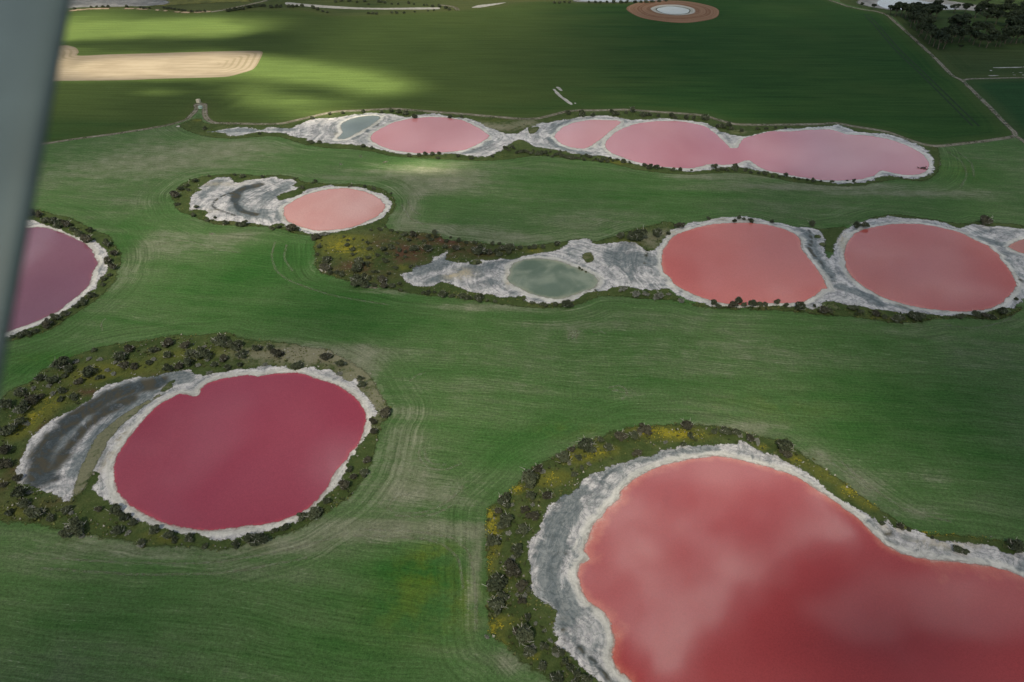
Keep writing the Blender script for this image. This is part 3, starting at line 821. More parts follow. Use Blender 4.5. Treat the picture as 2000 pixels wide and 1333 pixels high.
lake('lake', 'lake_g', .155, 3.0, mat_water('water_coral_dark', (.36, .078, .070), (.47, .155, .12), 4.0, (.39, .094, .086), .6, .6, .012), 'round dusky coral lake beside the dark lone tree')
lake('lake', 'lake_g2', .156, 3.0, mat_water('water_coral_dim', (.28, .085, .075), (.40, .17, .13), 4.0, None, .3), 'coral lake cut off by the edge of the view')
M_PINK = mat_water('water_pink', (.42, .165, .185), (.48, .19, .20), 4.0, (.47, .215, .235), .8, .5, .010, (.46, .30, .30), .12)
M_PINK2 = mat_water('water_rose', (.37, .125, .155), (.46, .17, .19), 4.0, (.44, .180, .21), .9, .5, .010, (.46, .30, .30), .14)
lake('lake', 'lake_h1', .157, 4.0, M_PINK, 'oval pink lake in the far row next to the grey pool')
lake('lake', 'lake_h2', .158, 4.0, M_PINK, 'crescent pink pool cut off by a thin sand bar')
lake('lake', 'lake_h3', .159, 4.0, M_PINK2, 'long double pink lake in the far row')
lake('lake', 'lake_hp', .160, 3.0, mat_water('water_grey', (.12, .148, .138), (.24, .24, .215), 3.0, (.16, .19, .175), .6), 'leaf shaped grey pool in the far row')
lake('lake', 'lake_a', .161, 3.0, mat_water('water_purple', (.165, .064, .100), (.25, .085, .11), 3.5, (.185, .078, .110), .5, .5, .02), 'purple lake half hidden behind the wing strut')

# green islets growing on the salt
ISL = [([(330,745),(344,742),(338,756),(318,768),(312,772),(316,760)], 'grass strip where the dark pan meets the crimson lake'),
       ([(312,770),(262,796),(222,822),(192,850),(172,880),(160,906),(150,934),(140,972),(166,958),(182,928),(194,902),(206,876),(224,848),(252,820),(284,795),(318,772)], 'grey green strip between dark pan and crimson lake'),
       ([(1140,495),(1155,493),(1160,502),(1158,512),(1145,514),(1138,505)], 'brown green patch on the grey pan'),
       ([(916,513),(926,508),(940,510),(942,515),(930,518),(920,518)], 'tiny green islet on the grey pan'),
       ([(1590,460),(1600,458),(1605,464),(1598,468),(1589,466)], 'small green islet between the round coral lakes'),
       ([(1596,476),(1612,474),(1612,484),(1604,482)], 'green tongue between the round coral lakes'),
       ([(1030,252),(1046,248),(1054,250),(1048,258),(1036,264)], 'dark grass patch on the far salt shore'),
       ([(1258,478),(1266,490),(1262,508),(1258,500),(1260,490)], 'thin green channel line across the grey pan'),
       ([(1612,600),(1618,592),(1634,596),(1640,604),(1620,610)], 'green knoll below the two coral lakes')]
for i, (px, lab) in enumerate(ISL):
    poly = outline(px, .8, 5, i, .8)
    m, P = sheet_mesh('islet', poly, .170 + i * .001, 1.5, i)
    dd = dist(P, poly)
    setattr_f(m, 'd_o', dd * 1.6 + (.5 if i == 1 else .6))
    setattr_f(m, 'yel', np.full(len(P), .1)); setattr_f(m, 'brown', np.full(len(P), .15 if i != 1 else 0)); setattr_f(m, 'pale', np.full(len(P), .8 if i == 1 else .35))
    tag(obj('islet', m, M_VERGE), lab, 'grass patch', kind='structure')


# ------------------------------------------------------------------ farm tracks
def ribbon(name, px, w, z, label):
    C = rough(catmull(gp(px), 4.0, False), .6, 18, 9, False)
    T = np.gradient(C, axis=0)
    T /= np.linalg.norm(T, axis=1)[:, None]
    Nn = np.stack([-T[:, 1], T[:, 0]], 1)
    ac = [-1, -.5, 0, .5, 1]
    V, A = [], []
    for c, n in zip(C, Nn):
        for a in ac:
            V.append((*(c + n * a * w / 2), z)); A.append(a)
    F = []
    for i in range(len(C) - 1):
        for j in range(4):
            k = i * 5 + j
            F.append((k, k + 5, k + 6, k + 1))
    m = mesh(name, V, F)
    setattr_f(m, 'across', A)
    return tag(obj(name, m, M_TRACK), label, 'track', kind='structure')


ribbon('track', TRACK, 5.0, .070, 'sandy track running up to the two small tanks')
ribbon('track', TRACK2, 5.5, .071, 'pale farm track along the far row of pink lakes')
ribbon('track', TRACK3, 5.0, .072, 'grey track running straight along the dark crop field')
ribbon('track', TRACK4, 4.0, .073, 'short brown track along the bluish paddock')
ribbon('track', [(383,206), (391, 204), (400, 206)], 8, .074, 'sandy turning place beside the two small tanks')
ribbon('track', [(412,24),(440,19),(475,12),(510,4),(540,-4)], 7.0, .0745, 'pale track climbing between the distant bushes')
ribbon('track', [(857,10),(880,13),(890,16),(894,21)], 7.0, .0746, 'bend of pale track at the end of the distant channel')
M_FURROW = mat_plain('wheel_rut', (.010, .026, .010), (.016, .036, .014), .1, soft=.5)
# wheel marks in the crop
for k, (off, lab) in enumerate(((26, 'dark wheel mark in the crop beside the straight track'), (32, 'second dark wheel mark in the crop beside the straight track'))):
    px = [(1970 - off * 2.2, 250 - off * .1), (1850 - off * 1.6, 146), (1800 - off * 1.6, 98), (1745 - off * 1.3, 45), (1720 - off, 28)]
    ribbon_pts = catmull(gp(px), 5, False)
    T = np.gradient(ribbon_pts, axis=0); T /= np.linalg.norm(T, axis=1)[:, None]
    Nn = np.stack([-T[:, 1], T[:, 0]], 1)
    V = []
    for c, n in zip(ribbon_pts, Nn):
        V += [(*(c - n * .9), .06), (*(c + n * .9), .06)]
    F = [(2 * i, 2 * i + 2, 2 * i + 3, 2 * i + 1) for i in range(len(ribbon_pts) - 1)]
    m = mesh('wheel_rut', V, F)
    setattr_f(m, 'd_o', np.full(len(V), 3.0))
    tag(obj('wheel_rut', m, M_FURROW), lab, 'rut', kind='structure')

# ------------------------------------------------------------------ pale patches lying in the fields
M_CHALK = mat_plain('bare_salt', (.24, .235, .22), (.40, .385, .365), .2, soft=.35)
M_CHALK2 = mat_plain('bare_clay', (.14, .13, .10), (.22, .205, .17), .2, soft=2.2)
PATCH = [([(1077,170),(1084,174),(1096,187),(1108,195),(1118,203),(1117,206),(1108,202),(1094,191),(1084,182)], M_CHALK, 'long white salt streak in the dark crop'),
         ([(1084,170),(1094,171),(1099,177),(1101,182),(1094,178),(1088,174)], M_CHALK, 'upper white salt speck beside the long streak'),
         ([(1118,196),(1122,198),(1127,204),(1122,204)], M_CHALK, 'lower white salt speck beside the long streak'),
         ([(1928,132.6),(1960,131.8),(2000,130.9),(2100,129.4),(2100,131),(2000,132.6),(1950,133.6)], M_CHALK, 'uppermost white salt strip in the meadow'),
         ([(1930,138),(1944,137.6),(1946,138.6),(1934,139.2)], M_CHALK, 'small second white salt strip in the meadow'),
         ([(1956,142.2),(1985,141.6),(2060,140.4),(2060,141.6),(1990,143)], M_CHALK, 'third white salt strip in the meadow'),
         ([(1918,148.3),(1940,147.6),(1956,147.4),(1956,148.4),(1930,149.2)], M_CHALK, 'lowest white salt strip in the meadow'),
         ([(1972,146.6),(2000,146.2),(2050,145.2),(2050,146.6),(1990,147.8)], M_CHALK, 'white salt strip at the edge of the meadow'),
         ([(920,15.5),(933,11),(950,9),(985,5.2),(990,5.5),(972,9.5),(940,15)], M_CHALK, 'white wedge of salt beyond the dark crop'),
         ([(560,5),(600,8.5),(647,12),(700,15),(747,16.2),(800,15.4),(857,15.2),(857,18.5),(800,19.2),(747,19.3),(690,18.5),(640,16.5),(590,12.5),(560,10)], M_CHALK, 'long white salt channel between distant bushes'),
         ([(660,318),(668,319),(672,323),(664,324)], M_CHALK2, 'small pale bare patch near the far pink lakes'),
         ([(700,303),(712,300),(708,308),(700,310)], M_CHALK2, 'small tan bare patch below the oval pink lake'),
         ([(745,317),(755,314),(762,315),(756,319),(746,321)], M_CHALK2, 'second tan bare patch below the oval pink lake'),
         ([(343,247),(350,245),(352,248),(346,250)], M_CHALK, 'white stone heap beside the track bend'),
         ([(404,456),(415,454),(426,456),(420,459),(408,459)], M_CHALK2, 'pale bare streak below the swirled pan'),
         ([(1832,308),(1836,310),(1839,325),(1835,322)], M_CHALK2, 'pale patch at the tip of the double pink lake'),
         ([(620,524),(630,525),(638,533),(632,535)], M_CHALK, 'small white salt patch at the scrub corner'),
         ([(684,552),(710,555),(742,560),(745,566),(715,564),(690,558)], M_CHALK2, 'pale bare strip below the scrub'),
         ([(890,583),(898,582),(902,586),(894,588)], M_CHALK, 'tiny white salt patch below the long pan')]
for i, (px, mt, lab) in enumerate(PATCH):
    poly = outline(px, .8, 6, i + 30, 2.0)
    m, P = sheet_mesh('bare_patch', poly, .082 + i * .001, 1.4, i)
    setattr_f(m, 'd_o', dist(P, poly))
    tag(obj('bare_patch', m, mt), lab, 'bare patch', kind='structure')


# ploughed sandy strip
def mat_sandfield():
    s = NT('ploughed_sand')
    P = s.pos()
    x, y, z = s.sep(P)
    d, arc = s.attr('d_o'), s.attr('arc')
    n = s.noise(s.mapping(P, (.02, .2, 1)), 1, 4, .6)
    m2 = s.noise(P, .03, 4, .6)
    col = s.mix(s.mapr(s.add(s.mul(n, .6), s.mul(m2, .4)), .35, .65), (.135, .114, .088), (.180, .156, .124))
    w = s.math('SINE', s.add(s.mul(d, 1.05), s.mul(m2, 2.0)))
    col = s.mix(s.mul(s.mapr(w, -.2, .8), s.mul(arc, .6)), col, (.10, .085, .055))
    s.bsdf(col, .95, .1)
    return s.m


o, m, P = simple_sheet('sand_field', SAND, .075, 5, mat_sandfield(), 'cream ploughed sandy strip in the dark green crop', 'field', .8, 20, 4)
setattr_f(m, 'arc', np.clip(blobs(P, [(490, 118, 60, 26, 1.2), (120, 110, 60, 18, 1.0), (150, 130, 50, 16, .6)]), 0, 1))


# round dam: raised earth bank with a pale pond
def dam(u, v, r_out):
    cx, cy = g(u, v)
    prof = [(1.0, 0.0), (.97, .25), (.8, .8), (.62, 1.3), (.54, 1.5), (.47, 1.1), (.45, .7), (.43, .55)]
    N = 72
    V, F, rr = [], [], []
    for k, (fr, hz) in enumerate(prof):
        for i in range(N):
            a = 2 * math.pi * i / N
            q = 1 + (.02 * math.sin(3 * a + k) + .012 * math.sin(7 * a))
            V.append((math.cos(a) * r_out * fr * q, math.sin(a) * r_out * fr * q, hz + .05)); rr.append(fr)
    for k in range(len(prof) - 1):
        for i in range(N):
            F.append((k * N + i, k * N + (i + 1) % N, (k + 1) * N + (i + 1) % N, (k + 1) * N + i))
    s = NT('dam_earth')
    P = s.pos()
    r = s.attr('rad')
    n = s.noise(P, .12, 5, .7)
    ring = s.noise(s.xyz(s.mul(r, 28), n, 0.0), 1, 3, .6)
    col = s.mix(s.mapr(ring, .35, .65), (.165, .085, .050), (.26, .155, .10))
    col = s.mix(s.mapr(s.noise(P, .35, 3, .8), .64, .70), col, (.04, .06, .02))
    col = s.mix(s.mapr(r, .50, .455), col, (.40, .385, .35))
    s.bsdf(col, .95, .1, s.bump(n, .5, .6))
    root = empty('farm_dam', (cx, cy, 0))
    tag(root, 'round farm dam with orange earth bank and white pond', 'dam')
    m = mesh('bank', V, F, True)
    setattr_f(m, 'rad', rr)
    obj('bank', m, s.m, root)
    W = [(math.cos(2 * math.pi * i / N) * r_out * .36, math.sin(2 * math.pi * i / N) * r_out * .36, .58) for i in range(N)]
    B = [(math.cos(2 * math.pi * i / N) * r_out * .455, math.sin(2 * math.pi * i / N) * r_out * .455, .56) for i in range(N)]
    mm = mesh('floor', B, [tuple(range(N))])
    obj('floor', mm, mat_plain('dam_floor', (.30, .29, .25), (.42, .40, .36), .3), root)
    mm = mesh('pond', W, [tuple(range(N))])
    s2 = NT('pond_milk'); s2.bsdf((.48, .48, .43), .12, .5)
    obj('pond', mm, s2.m, root)
    # dark wet kerb between floor and pond
    ringV, ringF = [], []
    for i in range(N):
        a = 2 * math.pi * i / N
        w1 = .352 + .01 * math.sin(5 * a)
        for fr in (w1, w1 + .025):
            ringV.append((math.cos(a) * r_out * fr, math.sin(a) * r_out * fr, .60))
    for i in range(N):
        j = (i + 1) % N
        ringF.append((2 * i, 2 * i + 1, 2 * j + 1, 2 * j))
    obj('wet_rim', mesh('wet_rim', ringV, ringF), mat_plain('wet_mud', (.045, .05, .035), (.09, .09, .06), .4), root)


dam(1315, 21.5, 89 * mpp(21.5))

# distant ponds at the top of the view
M_FPAN = mat_plain('far_pan', (.11, .115, .12), (.26, .255, .255), .06, soft=4)
M_FWATER = mat_water('water_silver', (.22, .21, .215), (.22, .21, .21), 4, None, .2)
for i, (px, mt, nm, lab, cat) in enumerate([
        ([(1672,6),(1680,-4),(1700,-12),(1800,-8),(1870,4),(1940,14),(1942,19),(1936,23),(1900,22),(1866,20),(1800,22),(1740,20),(1712,17),(1685,11)], M_FPAN, 'salt_flat', 'grey salt rim around the silvery pond behind trees', 'salt flat'),
        ([(1712,8),(1722,-2),(1752,-5),(1790,0),(1818,5),(1850,9),(1868,14),(1866,18.5),(1800,20),(1760,20),(1734,18)], M_FWATER, 'lake', 'silvery pond behind the dark trees beside the track', 'lake'),
        ([(1118,2),(1130,-6),(1200,-12),(1290,-9),(1310,-3),(1290,3),(1240,5),(1180,6),(1130,5)], M_FPAN, 'salt_flat', 'grey pan behind the round dam', 'salt flat'),
        ([(1124,0),(1180,-8),(1270,-7),(1295,-2),(1260,3),(1180,4)], M_FWATER, 'lake', 'silvery pool behind the round dam', 'lake'),
        ([(125,18),(160,16),(230,14),(280,13),(330,9),(320,-2),(250,-8),(60,-6),(-60,8),(-60,24),(60,22)], M_FPAN, 'salt_flat', 'streaky grey salt flat at the far corner beside the strut', 'salt flat')]):
    poly = outline(px, 2.5, 20, i + 60, 4)
    m, P = sheet_mesh(nm, poly, .110 + i * .003 + (.02 if nm == 'lake' else 0), 8, i)
    setattr_f(m, 'd_o', dist(P, poly))
    tag(obj(nm, m, mt), lab, cat, kind='structure')
simple_sheet('yellow_flat', [(290,14),(340,12),(400,8),(470,6),(500,4),(470,-6),(330,-4),(310,6)], .09, 8, mat_plain('yellow_herb', (.07, .085, .025), (.17, .165, .045), .05, soft=6), 'yellow green herb flat behind the far bushes', 'herb flat', 3, 20, 5)
simple_sheet('sandy_edge', [(135,20),(175,16.5),(240,15),(300,18),(362,23),(412,21),(412,24),(362,26.5),(300,21),(240,18.5),(175,19.5),(135,23)], .092, 5, mat_plain('sandy_bank', (.22, .16, .11), (.34, .27, .20), .1, soft=2), 'sandy bank edging the far crop below the bushes', 'bank', .8, 12, 4)


# ------------------------------------------------------------------ wheel marks left in the pasture
def mat_mark():
    s = NT('wheel_mark')
    P = s.pos()
    a = s.math('ABSOLUTE', s.attr('across'))
    n = s.noise(P, .5, 4, .7)
    al = s.mul(s.mapr(s.add(a, s.mul(s.sub(n, .5), 1.2)), .3, 1.0, 1, 0), s.mapr(n, .36, .68, .05, .42))
    s.bsdf((.23, .23, .18), .95, .05, None, al)
    return s.m


M_MARK = mat_mark()
MARKS = [[(1110,663),(1112,653),(1120,645)],[(1117,663),(1120,653),(1128,645)],[(1124,663),(1127,654),(1134,646)],[(1158,650),(1172,647),(1184,653)],[(1188,758),(1208,754),(1222,761),(1223,771),(1214,782)],
         [(1195,764),(1208,762),(1216,767)],[(818,880),(822,900),(840,915),(870,918),(902,905)],[(828,876),(832,895),(848,907),(872,908)],[(760,984),(775,971),(802,965)],[(756,990),(770,1001),(800,1003),(840,998),(880,975),(906,948)],[(772,1006),(810,1010),(850,1004),(886,985)],
         [(538,472),(531,500),(541,530),(572,551),(650,577),(760,596)],[(560,478),(556,505),(572,530)],[(200,646),(198,632),(206,622)],[(800,745),(812,735),(830,728)],[(1845,634),(1900,641),(1962,627),(1994,600)],
         [(1850,296),(1878,316),(1888,342),(1876,366)],[(1868,296),(1896,318),(1902,345)],[(785,400),(800,425),(830,440)],[(795,392),(806,410),(822,420)],
         [(1640,900),(1700,950),(1770,995),(1860,1020)],[(1590,880),(1640,915),(1700,958)],[(700,1035),(800,1038),(880,1050),(915,1080),(928,1150),(930,1230)],[(690,1046),(790,1050),(860,1062),(895,1095),(905,1150)],[(100,1090),(260,1100),(420,1098),(580,1070),(680,1042)],
         [(80,1110),(260,1122),(440,1118),(600,1090)],[(300,480),(360,470),(420,486),(470,494)]]
for k, px in enumerate(MARKS):
    Cc = rough(catmull(gp(px), 1.5, False), .3, 6, k, False)
    T = np.gradient(Cc, axis=0); T /= np.linalg.norm(T, axis=1)[:, None] + 1e-9
    Nn = np.stack([-T[:, 1], T[:, 0]], 1)
    wd = 1.3 * max(1, mpp(px[0][1]) / .25) * .6
    V, A = [], []
    for c, n in zip(Cc, Nn):
        for a_ in (-1, 0, 1):
            V.append((*(c + n * a_ * wd), .012 + k * .0005)); A.append(a_)
    F = []
    for i in range(len(Cc) - 1):
        q = i * 3
        F += [(q, q + 3, q + 4, q + 1), (q + 1, q + 4, q + 5, q + 2)]
    m = mesh('wheel_mark', V, F)
    setattr_f(m, 'across', A)
    tag(obj('wheel_mark', m, M_MARK), 'faint pale wheel mark curving through the pasture', 'wheel mark', 'wheel marks in the pasture', kind='structure')

# ------------------------------------------------------------------ broken cloud deck overhead (outside the frame; lights, shades and mirrors in the lakes)
DECK = 560.0
LIT = [(180,62,150,16,.9),(330,48,170,16,1.0),(420,62,80,12,.8),(250,132,230,22,1.1),(430,125,100,24,1.0),(545,135,90,16,1.1),(650,150,100,16,1.0),(740,170,80,16,.9),
       (470,185,60,18,.7),(560,200,100,16,.8),(640,225,110,10,.45),(835,326,70,11,.55),(770,318,90,8,.3),(80,60,120,40,.8),(300,182,60,8,.5),(-60,110,140,60,.8)]
SHADE = [(330,86,110,5,.75),(170,84,90,7,.75),(500,80,36,12,.6),(560,95,90,12,.5),(440,195,44,16,.7),(300,168,110,6,.6),(160,185,120,16,.6),(640,185,60,8,.35),(280,36,70,4,.35),(150,42,60,5,.4),(520,215,60,6,.4)]


def sun_t(G):
    """how much direct sun the deck lets through on its way to ground point G"""
    n = fbm(G[:, 0] / 260 + 3.1, G[:, 1] / 260 + 8.7, 21, 4, .55)
    base = .05 + .20 * np.clip((n - .30) / .4, 0, 1)
    base *= np.clip(1 - blobs(G, [(150, 1270, 520, 230, 1.0), (1900, 140, 420, 170, .85), (1300, 110, 480, 100, .85), (1780, 1330, 420, 230, 1.0), (2080, 820, 300, 320, .85), (0, 650, 120, 300, .3), (150, 280, 200, 60, .4)]), .08, 1)  # extra cloud shaped to darken the corners and edges of the view
    lit = blobs(G, LIT)
    wisp = fbm(G[:, 0] / 70 + 1, G[:, 1] / 110 + 2, 5, 4, .6)
    lit = np.clip((np.clip(lit, 0, 1.2) - blobs(G, SHADE)) * (.5 + 1.25 * wisp) - .05, 0, 1)
    lit = lit ** .9
    return np.clip(base + lit * .82, .015, .95)


# cloud thickness as mirrored in the lakes: photo point on the water, spread, + thick / - thin
MIRROR = [(1310,1150,110,130,-.10),
          (650,405,150,60,-.42),(742,415,24,9,.40),(700,436,50,8,.22),(10,535,50,70,-.26),(90,465,60,30,-.16),(130,570,60,60,.12),(1320,532,34,20,.65),(1345,572,40,12,.5),(1640,510,480,110,-.17),(1470,565,150,40,-.14),
          (430,860,300,170,-.14),(1820,580,150,30,-.16),(430,800,200,90,.10),(650,925,60,60,-.50),(480,960,120,40,.08),(1250,270,800,70,-.26),
          (1320,290,60,22,.12),(1430,305,30,20,.20),(1560,280,60,16,.08),(1780,12,160,30,-.22),(1200,0,120,20,-.2),(1080,545,90,40,-.12)]


BANKS = [([(1090,880),(1420,850),(1620,950),(1660,1040),(1600,1085),(1530,1110),(1490,1160),(1440,1180),(1415,1235),(1350,1300),(1280,1330),(1200,1240),(1090,1160)], 28, -.44),
         ([(1540,1190),(1640,1150),(1760,1120),(2020,1090),(2040,1230),(1900,1250),(1780,1225),(1700,1250),(1610,1225)], 24, -.24)]


def mirror_blobs(x, y):
    s = np.zeros(len(x))
    q = 1 + DECK / H
    P = np.stack([x, y], 1)
    for px, soft, k in BANKS:       # cloud banks with ragged edges
        poly = catmull(gp(px) * q, 20)
        d = dist(P, poly) * np.where(inside(P, poly), 1, -1)
        w = soft * mpp(1100) * q
        d = d + (fbm(x / 55, y / 55, 71, 5, .6) - .5) * w * 3.4
        s += k * np.clip(.5 + d / (2 * w), 0, 1)
    for u, v, ru, rv, k in MIRROR:
        def up(u_, v_):
            a, b = g(u_, v_)
            q = 1 + DECK / H
            return a * q, b * q
        c = up(u, v)
        ex = abs(up(u + ru, v)[0] - up(u - ru, v)[0]) / 2
        ey = abs(up(u, v - rv)[1] - up(u, v + rv)[1]) / 2
        s += k * np.exp(-(((x - c[0]) / ex) ** 2 + ((y - c[1]) / ey) ** 2))
    return s


def cloud_deck():
    def ax_(lo, hi, step, a0, a1):
        a = list(np.arange(lo, hi + .1, step))
        st = step
        while a[-1] < a1:
            st = min(st * 1.25, 160); a.append(a[-1] + st)
        st = step
        while a[0] > a0:
            st = min(st * 1.25, 160); a.insert(0, a[0] - st)
        return np.array(a)
    cx = ax_(-1000, 1000, 12.0, -4200, 4200)
    cy = ax_(-120, 1500, 12.0, -3500, 7000)
    X, Y = np.meshgrid(cx, cy)
    x, y = X.ravel(), Y.ravel()
    k = 1 / math.tan(SUN_EL)
    hx, hy = SUN_DIR.x / math.cos(SUN_EL), SUN_DIR.y / math.cos(SUN_EL)
    lump = fbm(x / 320 + 5, y / 320 + 9, 31, 5, .55)
    lump2 = fbm(x / 150 + 2, y / 150 + 4, 41, 4, .55)
    zb = DECK - 55 * (lump - .5) - 30 * (lump2 - .5)
    zt = DECK + 60 + 160 * np.clip(lump - .25, 0, 1) + 60 * lump2
    V, T, D = [], [], []
    for z in (zb, zt):
        G = np.stack([x - hx * k * z, y - hy * k * z], 1)
        V.append(np.column_stack([x, y, z])); T.append(sun_t(G)); D.append(.98 + .45 * (lump - .5) + .35 * (lump2 - .5) + 1.35 * mirror_blobs(x, y) * np.clip(1.7 * fbm(x / 110, y / 110, 51, 5, .56) + .15, .6, 1.35))
    n1, n2 = len(cx), len(cy)
    N = n1 * n2
    F = []
    for j in range(n2 - 1):
        for i in range(n1 - 1):
            a = j * n1 + i
            F.append((a, a + n1, a + n1 + 1, a + 1))
            F.append((N + a, N + a + 1, N + a + n1 + 1, N + a + n1))
    ed = [(i, i + 1) for i in range(n1 - 1)] + [((n2 - 1) * n1 + i + 1, (n2 - 1) * n1 + i) for i in range(n1 - 1)]
    ed += [((j + 1) * n1, j * n1) for j in range(n2 - 1)] + [(j * n1 + n1 - 1, (j + 1) * n1 + n1 - 1) for j in range(n2 - 1)]
    F += [(a, b, b + N, a + N) for a, b in ed]
    m = mesh('clouds', np.concatenate(V), F, True)
    setattr_f(m, 'sun_t', np.clip(np.concatenate([T[0] / .86, np.full(N, .86) + .14 * (T[1] > .8)]), 0, 1))
    setattr_f(m, 'thick', np.clip(np.concatenate([D[0], np.zeros(N)]), 0, 1.0))
    s = NT('cloud')
    th = s.attr('thick')          # 0 on the sunlit tops, cloud base thickness below
    P = s.pos()
    th = s.add(th, s.mul(s.sub(s.noise(P, .012, 4, .55), .5), s.mul(th, .35)))
    trc = s.ramp(th, [(.0, (.90, .96, 1.0)), (.25, (.72, .80, .86)), (.55, (.25, .29, .33)), (.95, (.020, .024, .030))])
    tr = s.n('ShaderNodeBsdfTranslucent'); s.put(tr.inputs[0], trc)
    df = s.n('ShaderNodeBsdfDiffuse'); df.inputs[0].default_value = (.22, .225, .24, 1)
    mx = s.n('ShaderNodeMixShader'); s.put(mx.inputs[0], s.mapr(th, .0, .6, .10, .40))
    s.t.links.new(tr.outputs[0], mx.inputs[1]); s.t.links.new(df.outputs[0], mx.inputs[2])
    tp = s.n('ShaderNodeBsdfTransparent')
    mx2 = s.n('ShaderNodeMixShader')
    s.put(mx2.inputs[0], s.attr('sun_t'))
    s.t.links.new(mx.outputs[0], mx2.inputs[1]); s.t.links.new(tp.outputs[0], mx2.inputs[2])
    s.t.links.new(mx2.outputs[0], s.out.inputs[0])
    tag(obj('clouds', m, s.m), 'broken grey cloud deck above the plane', 'cloud', kind='stuff')


cloud_deck()

# ------------------------------------------------------------------ plants
def mat_leaf(name, a, b, twig=None):
    s = NT(name)
    P = s.pos()
    oi = s.n('ShaderNodeObjectInfo').outputs['Random']
    n = s.noise(P, 3.0, 3, .6)
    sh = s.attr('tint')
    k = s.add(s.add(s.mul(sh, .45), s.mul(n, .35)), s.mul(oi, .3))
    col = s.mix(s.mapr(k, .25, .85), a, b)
    b = s.n('ShaderNodeBsdfPrincipled')
    s.put(b.inputs['Base Color'], col)
    b.inputs['Roughness'].default_value = .7
    b.inputs['Specular IOR Level'].default_value = .15
    s.t.links.new(b.outputs[0], s.out.inputs[0])
    return s.m


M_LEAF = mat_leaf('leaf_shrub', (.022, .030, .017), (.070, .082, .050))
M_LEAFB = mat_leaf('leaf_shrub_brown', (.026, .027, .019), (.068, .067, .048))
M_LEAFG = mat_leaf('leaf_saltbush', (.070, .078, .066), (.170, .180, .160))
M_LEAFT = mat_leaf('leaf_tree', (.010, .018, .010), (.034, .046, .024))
M_TWIG = mat_plain('dead_wood', (.24, .235, .22), (.46, .45, .43), 2.0, .8, .1)
M_BARK = mat_plain('bark', (.06, .05, .04), (.16, .135, .11), 2.0, .9, .1)


def leaf_cloud(lobes, n, size, seed, flat=.0):
    """leaf sized triangles filling the skin of several lobes; lobes = (x, y, z, rx, ry, rz)"""
    r = np.random.default_rng(seed)
    L = np.array(lobes)
    w = (L[:, 3] * L[:, 4] + L[:, 3] * L[:, 5]); w /= w.sum()
    V, T = [], []
    idx = r.choice(len(L), n, p=w)
    for i in idx:
        l = L[i]
        d = r.normal(size=3); d /= np.linalg.norm(d)
        if d[2] < -.35: d[2] *= -.6
        rad = .62 + .45 * r.random() ** .7
        c = l[:3] + d * l[3:] * rad
        if c[2] < .03: c[2] = .03 + .1 * r.random()
        nrm = d * .7 + r.normal(size=3) * .55 + np.array([0, 0, .35])
        nrm /= np.linalg.norm(nrm)
        t = np.cross(nrm, r.normal(size=3)); t /= np.linalg.norm(t) + 1e-6
        b = np.cross(nrm, t)
        q = size * r.uniform(.6, 1.4)
        V += [c + t * q, c - t * q * .5 + b * q * .8, c - t * q * .5 - b * q * .8]
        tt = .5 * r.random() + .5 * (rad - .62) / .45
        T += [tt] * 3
    V = np.array(V)
    F = np.arange(len(V)).reshape(-1, 3)
    return V, F, np.array(T)


def cone_branches(segs, sides=4):
    V, F = [], []
    for a, b, r0, r1 in segs:
        a, b = np.array(a, float), np.array(b, float)
        d = b - a; d /= np.linalg.norm(d) + 1e-9
        t = np.cross(d, (0.3, .9, .2)); t /= np.linalg.norm(t); u = np.cross(d, t)
        k = len(V)
        for c, r_ in ((a, r0), (b, r1)):
            for i in range(sides):
                th = 2 * math.pi * i / sides
                V.append(c + (t * math.cos(th) + u * math.sin(th)) * r_)
        for i in range(sides):
            j = (i + 1) % sides
            F.append((k + i, k + j, k + sides + j, k + sides + i))
    return V, F


def shrub_proto(seed, n=520, size=.085, dead=7, tall=.8):
    """unit shrub: about 1 across; returns foliage mesh, branch mesh"""
    r = np.random.default_rng(seed)
    lobes = [(0, 0, .28 * tall, .30, .28, .28 * tall)]
    for i in range(r.integers(4, 8)):
        a, q = r.uniform(0, 6.28), r.uniform(.14, .34)
        s = r.uniform(.12, .24)
        lobes.append((math.cos(a) * q, math.sin(a) * q, r.uniform(.10, .50) * tall, s, s * r.uniform(.8, 1.2), s * r.uniform(.7, 1.0) * tall))
    V, F, T = leaf_cloud(lobes, n, size, seed + 5)
    fm = mesh('foliage', V, F); setattr_f(fm, 'tint', T)
    segs = [((0, 0, -.02), (0, 0, .16), .035, .022)]
    for i in range(dead):
        a = r.uniform(0, 6.28)
        q0, q1 = r.uniform(.05, .2), r.uniform(.30, .56)
        p0 = (math.cos(a) * .012, math.sin(a) * .012, .03)
        am = a + r.uniform(-.4, .4)
        p1 = (math.cos(am) * q1 * .7, math.sin(am) * q1 * .7, r.uniform(.18, .50) * tall)
        ae = am + r.uniform(-.5, .5)
        p2 = (math.cos(ae) * q1, math.sin(ae) * q1, p1[2] + r.uniform(.02, .22) * tall)
        segs += [(p0, p1, .014, .010), (p1, p2, .010, .004)]
        p3 = (p1[0] + r.uniform(-.12, .12), p1[1] + r.uniform(-.12, .12), p1[2] + r.uniform(.05, .2))
        segs.append((p1, p3, .008, .003))
    V, F = cone_branches(segs)
    bm = mesh('branches', V, F)
    return fm, bm


